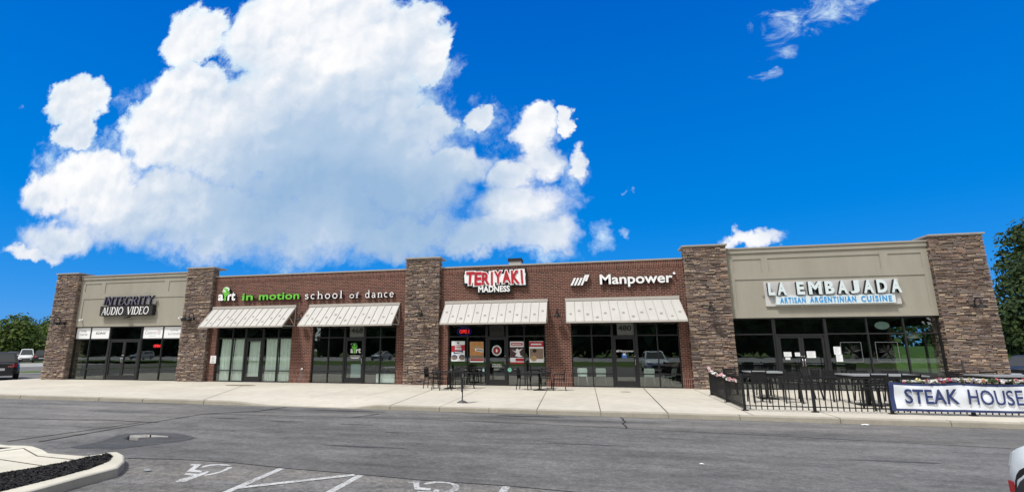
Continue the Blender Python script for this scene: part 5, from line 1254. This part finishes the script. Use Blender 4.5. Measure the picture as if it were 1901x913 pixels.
def wave(x, z):
    t = (x-7.22)/3.0; e = max(0, min(1, (z-.09)/.70))
    sag = -.035*math.sin(math.pi*min(max(t, 0), 1)*2 % math.pi)*e
    y = -7.70 + .012*math.sin(x*5.1+z*6) + .008*math.sin(x*11-z*9) + .006*math.sin(z*13+x*2)
    return y, sag
r = thing('banner', 'white banner with navy lettering and border tied to the patio fence', 'banner', (8.7, -7.69, .09))
b = MB(); nx, nz = 60, 12; x0, x1, z0, z1 = 7.20, 10.30, .09, .79
vs = []
for i in range(nx+1):
    for j in range(nz+1):
        x = x0+(x1-x0)*i/nx; z = z0+(z1-z0)*j/nz; y, sg = wave(x, z); vs.append((x, y, z+sg))
fs = []; ms = []
for i in range(nx):
    for j in range(nz):
        fs.append((i*(nz+1)+j, (i+1)*(nz+1)+j, (i+1)*(nz+1)+j+1, i*(nz+1)+j+1)); ms.append(1 if (i < 2 or j < 1 or j >= nz-1 or i >= nx-2) else 0)
k = len(vs); vs += [(v[0], v[1]+.004, v[2]) for v in vs]
b.add(vs, fs, 0, True); b.m = ms; b.add([], [])
b.f += [tuple(reversed([q+k for q in f])) for f in fs]; b.m += ms; b.sm += [True]*len(fs)
b.build('cloth', [M('banner_vinyl', (.70, .73, .78), .6, var=.05), M('banner_navy', (.02, .035, .12), .6, var=.25, vscale=9)], r)
def wtxt(x, z): y, sg = wave(x, z); return (x, y-.034, z+sg)
b = MB(); put_text(b, 'STEAK', 7.50, 8.66, .28, .65, 0, warp=wtxt, offset=.018); b.build('lettering', navy_m, r); b = MB(); put_text(b, 'HOUSE', 8.84, 9.95, .28, .65, 0, warp=wtxt, offset=.010); b.build('lettering', navy_m, r)
petals = [M('petal_white', (.72, .70, .68), .8), M('petal_pink', (.62, .30, .34), .8), M('petal_rose', (.5, .08, .12), .8), M('petal_lilac', (.42, .38, .48), .8), M('petal_yellow', (.55, .52, .25), .8), M('vine_green', (.06, .09, .035), .8)]
def garland(pts, n, label, seed, cols, tulle=False):
    r = thing('flower_garland', label, 'garland', pts[0], group='flower garlands on the patio fence'); rr = random.Random(seed)
    P = [Vector(p) for p in pts]
    def at(t):
        t *= len(P)-1; i = min(int(t), len(P)-2); return P[i].lerp(P[i+1], t-i)
    st = MB(); st.tube([at(i/30)+Vector((0, rr.uniform(-.01, .01), rr.uniform(-.012, .012))) for i in range(31)], .012 if not tulle else .03, 6); st.build('vine', petals[5] if not tulle else M('grey_tulle', (.42, .42, .38), .9, var=.3, vscale=20), r)
    b = MB()
    for i in range(n):
        c = at((i+rr.uniform(.1, .9))/n)+Vector((rr.uniform(-.03, .03), rr.uniform(-.05, .0), rr.uniform(-.035, .035))); mi = rr.choice(cols); s = rr.uniform(.036, .064)
        for k in range(7):
            d = Vector((rr.uniform(-1, 1), rr.uniform(-1, .4), rr.uniform(-1, 1))).normalized(); u = d.orthogonal().normalized()*s*.7; w = d.cross(u).normalized()*s*.7; q = c+d*s*.6
            b.add([q-u, q-w*.8+d*s*.3, q+u, q+w*.8+d*s*.3, q-d*s*.25], [(0, 1, 2, 3), (0, 4, 1), (1, 4, 2), (2, 4, 3), (3, 4, 0)], mi)
    b.build('blossoms', petals, r)
garland([(3.93, -2.9, .97), (3.91, -3.3, .86), (3.88, -4.4, .79), (3.85, -5.3, .84), (3.82, -6.0, .74), (3.78, -7.3, .76)], 46, 'white and pink flower garland on the short side of the patio fence', 3, [0, 0, 0, 0, 1, 1, 3, 5])
garland([(7.55, -7.64, .80), (8.2, -7.67, .83), (8.55, -7.66, .86), (9.1, -7.67, .86), (9.6, -7.68, .85), (10.3, -7.68, .83), (12.2, -7.68, .86)], 46, 'mixed flower garland along the top of the lettered banner', 8, [0, 0, 2, 1, 3, 4, 5], True)

# ------------------------------------------------------------------ cars
tyre_m = M('tyre_rubber', (.012, .012, .012), .85); rim_m = M('alloy', (.45, .45, .46), .35, .9); tail_m = M('tail_lamp_red', (.30, .012, .015), .15, spec=.7); head_m = M('headlamp', (.30, .33, .35), .08, spec=.8); plate_m = M('number_plate', (.62, .64, .66), .5, var=.15, vscale=30); trim_m = M('black_trim', (.015, .015, .016), .5)
def paint(name, c): 
    m, T, b = mat(name, c, .35, spec=.35); b.inputs['Coat Weight'].default_value = .25; b.inputs['Coat Roughness'].default_value = .05; return m
def car(label, pm, L=4.6, Wd=1.84, H=1.62, belt=1.02, hood=.96, kind='suv', tail=None, group=None, cat='car', name='parked_car'):
    """car along +y (nose towards +y), built around the origin at ground level"""
    r = thing(name, label, cat, (0, 0, 0), group=group); hw = Wd/2; hl = L/2
    b = MB(); st = []
    N = 26
    for i in range(N+1):
        y = -hl + L*i/N; t = abs(y)/hl
        e = max(0, (t-.72)/.28); w = hw*(1-.26*e**2.2)
        if y > 0: deck = belt-(belt-hood)*min(1, max(0, (y-hl*.2)/(hl*.3))) - (.20*(max(0, (y/hl-.62)/.38))**2.0)
        else: deck = belt + (.02 if kind == 'suv' else .0) - .06*max(0, (t-.85)/.15)**2
        zb = .24+.10*e**2
        if i in (0, N): w *= .93; zb += .06; deck -= .05
        yo = y
        st.append([(0, yo, zb), (w*.86, yo, zb), (w*.985, yo, zb+.14), (w, yo, .58), (w*.985, yo, max(.62, deck-.20)), (w*.93, yo, deck-.05), (w*.80, yo, deck), (0, yo, deck+.025)])
    m = 8; vs = []
    for s_ in st: vs += s_
    nv = len(vs); fs = [(i*m+j, i*m+j+1, (i+1)*m+j+1, (i+1)*m+j) for i in range(N) for j in range(m-1)]
    b.add(vs, [tuple(reversed(f)) for f in fs], 0, True); b.add([(-x, y, z) for x, y, z in vs], fs, 0, True)
    for i, rev in ((0, False), (N, True)):
        for sgn in (1, -1):
            poly = [(sgn*x, y, z) for x, y, z in st[i]]
            b.add(poly, [tuple(range(m))], 0)
    b.build('body', pm, r, recalc=True)
    def wfun(y):
        e = max(0, (abs(y)/hl-.72)/.28); return hw*(1-.26*e**2.2)
    # greenhouse
    rb, rt = (-hl+.16, -hl+.55) if kind == 'suv' else (-hl+.75, -hl+1.35)
    fb, ft = hl*.46, hl*.46-.85
    wb, wt = hw*.90, hw*.69
    g = MB(); z0 = belt-.03
    B = [(-wb, rb, z0), (wb, rb, z0), (wb, fb, z0), (-wb, fb, z0)]; Tp = [(-wt, rt, H-.05), (wt, rt, H-.05), (wt, ft, H-.04), (-wt, ft, H-.04)]
    Ti = [(-wt*.8, rt+.1, H), (wt*.8, rt+.1, H), (wt*.8, ft-.15, H+.01), (-wt*.8, ft-.15, H+.01)]
    g.add(B+Tp+Ti, [(0,1,5,4),(1,2,6,5),(2,3,7,6),(3,0,4,7),(4,5,9,8),(5,6,10,9),(6,7,11,10),(7,4,8,11),(8,9,10,11)]); g.build('roof', pm, r)
    def lerp(a, c, t): return tuple(a[i]+(c[i]-a[i])*t for i in range(3))
    def pane(a, c, d, e, s0, s1, t0, t1, o, nm):
        q = MB(); Pp = []
        for s_, t in ((s0, t0), (s1, t0), (s1, t1), (s0, t1)):
            lo, up = lerp(a, c, s_), lerp(e, d, s_); p = lerp(lo, up, t); Pp.append(tuple(p[i]+o[i] for i in range(3)))
        Q = [tuple(p[i]-o[i]*.9 for i in range(3)) for p in Pp]
        q.add(Pp+Q, [(0,1,2,3),(0,4,5,1),(1,5,6,2),(2,6,7,3),(3,7,4,0)]); q.build(nm, carglass_m, r)
    e = .008
    pane(B[3], B[2], Tp[2], Tp[3], .06, .94, .10, .95, (0, e*.6, e), 'windscreen'); pane(B[0], B[1], Tp[1], Tp[0], .08, .92, .12, .92, (0, -e, e*.4), 'rear_window')
    for sg, (p, q, u, v) in ((1, (B[1], B[2], Tp[2], Tp[1])), (-1, (B[0], B[3], Tp[3], Tp[0]))):
        pane(p, q, u, v, .10, .46, .12, .90, (sg*e, 0, e*.3), 'side_window'); pane(p, q, u, v, .50, .90, .12, .90, (sg*e, 0, e*.3), 'side_window')
    for sy in (-1, 1):
        for sx in (-1, 1):
            cy = hl*.69 if sy > 0 else -hl*.60; wx = sx*(wfun(hl*.69+.2 if sy > 0 else cy)-.105); q = MB(); q.lathe([(.0, -.115), (.335, -.115), (.345, -.08), (.345, .08), (.335, .115), (0, .115)], (wx+sx*.0, cy, .345), 24, 0, 'X'); o = q.build('wheel', tyre_m, r)
            q = MB(); q.lathe([(0, 0), (.05, 0), (.06, .0), (.22, .01), (.23, .004)], (0, 0, 0), 20, 0, 'X'); q.v = [(wx+sx*.117+sx*v[0], cy+v[1], .345+v[2]) for v in q.v]; q.build('rim', rim_m, o, world=False)
            q = MB(); n = 16; pts = [(hw*.0, 0)]; arcp = [(.42*math.cos(math.pi*i/n), .345+.40*math.sin(math.pi*i/n)) for i in range(n+1)] + [(-.42, .24), (.42, .24)]
            xo = lambda a: sx*(wfun(cy+a)+.004)
            nn = len(arcp); q.add([(xo(a), cy+a, z) for a, z in arcp] + [(0.0*a+xo(a)*.9, cy, .345) for a, z in arcp], [(i, (i+1) % nn, nn+(i+1) % nn, nn+i) for i in range(nn)]); q.build('wheel_arch', trim_m, r)
    for sx in (-1, 1):
        def lamp_strip(sy, za, zb, m_, nm, xs, ys):
            q = MB(); P = [(sx*x*hw, sy*(hl+y)) for x, y in zip(xs, ys)]; nn = len(P)
            vs = [(x, y, za) for x, y in P] + [(x*.985, y-sy*.03, zb) for x, y in P] + [(x*.93, y-sy*.08, za) for x, y in P] + [(x*.92, y-sy*.11, zb) for x, y in P]
            fs = []
            for i in range(nn-1): fs += [(i, i+1, nn+i+1, nn+i), (2*nn+i, 3*nn+i, 3*nn+i+1, 2*nn+i+1), (nn+i, nn+i+1, 3*nn+i+1, 3*nn+i), (i, 2*nn+i, 2*nn+i+1, i+1)]
            fs += [(0, nn, 3*nn, 2*nn), (nn-1, 3*nn-1, 4*nn-1, 2*nn-1)]
            q.add(vs, fs); q.build(nm, m_, r)
        lamp_strip(-1, .76, .94, tail_m, 'tail_lamp', (.40, .69, .80, .885), (.012, .012, -.065, -.16))
        lamp_strip(1, .66, .77, head_m, 'headlamp', (.45, .68, .79, .86), (.006, .0, -.075, -.17))
        q = MB(); q.box(sx*hw*.93-.02, sx*hw*.93+sx*.16+.02, fb-.42, fb-.32, belt+.0, belt+.13); q.build('door_mirror', pm, r)
        q = MB(); q.box(sx*wfun(hl*.69+.46)-.012, sx*wfun(hl*.69+.46)+.008, hl*.69+.43, hl*.69+.49, .42, .54); q.build('side_marker', tail_m, r)
    q = MB(); q.box(-hw*.72, hw*.72, -hl-.012, -hl+.1, .27, .42); q.build('bumper_trim', trim_m, r)
    q = MB(); q.box(-.26, .26, -hl-.022, -hl-.005, .56, .70); q.build('number_plate', plate_m, r)
    q = MB(); q.box(-hw*.5, hw*.5, hl-.05, hl+.008, .40, .56); q.build('grille', trim_m, r)
    return r
def put(r, x, y, rz, z=ZR): r.location = (x, y, z); r.rotation_euler = (0, 0, rz); return r
put(car('white car whose front corner shows at the lower right of the lot', paint('white_paint', (.62, .66, .68))), 4.50, -18.95, 0)
put(car('dark sport utility car with its red tail lamp beside the far left pier', paint('dark_blue_paint', (.006, .006, .010))), -36.2, 1.45, R(56))
put(car('dark parked car half hidden behind the far right stone pier', paint('slate_paint', (.018, .022, .026)), kind='sedan', H=1.46, belt=.95, hood=.88), 19.6, 5.2, R(-60))
fc = [(-89.6, 36.0, R(235), 'white low car parked across the road behind the near dark car', (.6, .6, .6), 'sedan', 1.5), (-85.9, 36.2, R(55), 'dark car parked between two white ones across the road', (.015, .016, .018), 'suv', 1.62), (-83.4, 36.3, R(235), 'white van like car parked across the road near the left pier', (.6, .61, .62), 'suv', 1.95), (-81.0, 36.6, R(55), 'dark car parked across the road closest to the left pier', (.02, .02, .022), 'suv', 1.75),
 (-106, -58, R(5), 'white car across the lot mirrored in the left audio shop window', (.6, .61, .62), 'sedan', 1.5), (-86, -58, R(-4), 'silver car across the lot mirrored in the audio shop doors', (.4, .41, .42), 'suv', 1.65), (-36, -58, R(8), 'silver car across the lot mirrored in the 468 studio window', (.42, .43, .45), 'sedan', 1.5)]
for x, y, rz, l, c, kd, h in fc: put(car(l, paint('paint', c), kind=kd, H=h, group='cars parked across the far road' if y > 0 else None), x, y, rz, ZR)

# ------------------------------------------------------------------ trees
def foliage(mb, c, rx, rz_, n, size, rr, mi=0, hollow=.45):
    for _ in range(n):
        d = Vector((rr.gauss(0, 1), rr.gauss(0, 1), rr.gauss(0, 1))).normalized(); k = (hollow+(1-hollow)*rr.random()**.6)
        p = Vector((c[0]+d.x*rx*k, c[1]+d.y*rx*k, c[2]+d.z*rz_*k)); nrm = (d+Vector((rr.uniform(-.8, .8), rr.uniform(-.8, .8), rr.uniform(-.2, 1)))).normalized()
        u = nrm.orthogonal().normalized(); a = rr.uniform(0, 6.28); w = nrm.cross(u); u, w = u*math.cos(a)+w*math.sin(a), w*math.cos(a)-u*math.sin(a); s = size*rr.uniform(.55, 1.25)
        mb.add([p-u*s, p-w*s*.55, p+u*s, p+w*s*.55], [(0, 1, 2, 3)], mi)
def tree(x, y, z, h, cr, label, lm, seed, leaf=.28, n=2600, low=.2, group=None, name='tree', base=0.0):
    rr = random.Random(seed); r = thing(name, label, 'tree', (x, y, z), group=group)
    t = MB(); top = z+h*.8; t.tube([(x, y, z-.2), (x+rr.uniform(-.1, .1), y, z+h*.3), (x+rr.uniform(-.3, .3), y, top)], [h*.028, h*.02, h*.006], 9)
    for i in range(9):
        a = rr.uniform(0, 6.28); zz = z+h*rr.uniform(low+.05, .7); l = cr*rr.uniform(.5, .9); t.tube([(x, y, zz), (x+math.cos(a)*l*.5, y+math.sin(a)*l*.5, zz+l*.3), (x+math.cos(a)*l, y+math.sin(a)*l, zz+l*.55)], [h*.010, h*.006, h*.002], 6)
    t.build('trunk', bark_m, r)
    f = MB(); nc = 26
    for i in range(nc):
        t_ = (i+.5)/nc; zz = z+h*(low+(1-low)*t_*.94); prof = max(base*(1-t_), math.sin(math.pi*min(1, .12+.9*(t_**.85)))**.7); a = i*2.4+rr.uniform(-.4, .4); d = cr*prof*rr.uniform(.35, .78)
        foliage(f, (x+math.cos(a)*d, y+math.sin(a)*d, zz), cr*rr.uniform(.30, .48), cr*rr.uniform(.22, .36), n//nc, leaf, rr)
    f.build('crown', lm, r)
LT = [(-88, 22, 8.5, 5.2, 0), (-91, 31, 8.6, 5.4, 1), (-88, 40, 9.2, 5.2, 0), (-92, 49, 9.8, 5.6, 1), (-84, 52, 9.0, 4.8, 0), (-96, 15, 8.8, 5.6, 1), (-100, 38, 10.5, 6.2, 0), (-98, 26, 9.6, 6.0, 1), (-95, 60, 10.4, 6, 0), (-86, 30, 7.6, 4.4, 0), (-90, 14, 8.0, 4.8, 1)]
LTL = ['low bushy green tree at the far left edge of the lot', 'green tree just left of the pale cars', 'green tree standing over the white pickup', 'green tree rising behind the left stone pier', 'green tree touching the left stone pier outline', 'outermost green tree beyond the left cars', 'tallest green tree in the back row at far left', 'back row green tree between two shorter ones at far left', 'green tree furthest back near the left pier', 'shortest green tree right behind the pale cars at far left', 'bushy green tree cut by the left edge of the picture']
for i, (x, y, h, cr, k) in enumerate(LT): tree(x-7, y+2.5, ZR, h*.74, cr*1.15, LTL[i], leaf_mid_m, 30+i, .34, 4200, .04, 'trees across the far road at left')
tree(29.0, 16.0, 1.0, 6.9, 4.6, 'tall dark tree just right of the right stone pier', leaf_dark_m, 61, .17, 17000, .0, 'dark trees on the grass bank at right', base=1.0)
tree(36.0, 19, 1.3, 7.8, 5.2, 'dark tree behind another at the right edge of the view', leaf_dark_m, 62, .22, 12000, .0, 'dark trees on the grass bank at right', base=1.0)
tree(34.4, 25.5, 1.8, 9.8, 2.8, 'thin crowned tree topping the dark trees at right', leaf_dark_m, 63, .20, 2600, .45, 'dark trees on the grass bank at right')
rr = random.Random(78); f = MB()
for i in range(26):
    x = 30+i*3.2; y = 46+rr.uniform(-3, 5)+i*.3
    for k in range(2): foliage(f, (x, y, 2.2+2.3*k), 3.2, 2.0, 150, .55, rr, 0, .2)
tag(f.build('tree_line', leaf_dark_m), 'dark line of growth at the back of the right grass bank', 'tree line', kind='stuff')
# wooded far side of the street behind the viewpoint, mirrored in the windows
rr = random.Random(77); f = MB()
for i in range(70):
    x = -160+i*3.6+rr.uniform(-1, 1); h = rr.uniform(13, 21); y = -104+rr.uniform(-6, 6)
    for k in range(4): foliage(f, (x+rr.uniform(-2, 2), y+rr.uniform(-2, 2), h*(.2+.2*k)), 4.6, h*.22, 110, 1.7, rr, 0, .1)
tag(f.build('far_wood', leaf_dark_m), 'dark band of woodland across the street mirrored in the shop windows', 'woodland', kind='stuff')
r = thing('road_marker', 'white marker post with an orange top on the right grass', 'marker post', (24.5, 11.5, -.1)); b = MB(); b.tube([(24.5, 11.5, -.1), (24.35, 11.5, 1.55)], .06, 8); b.build('post', white_m, r); b = MB(); b.tube([(24.35, 11.5, 1.55), (24.3, 11.5, 1.95)], [.12, .09], 8); b.build('cap', M('orange_plastic', (.55, .12, .03), .6), r)
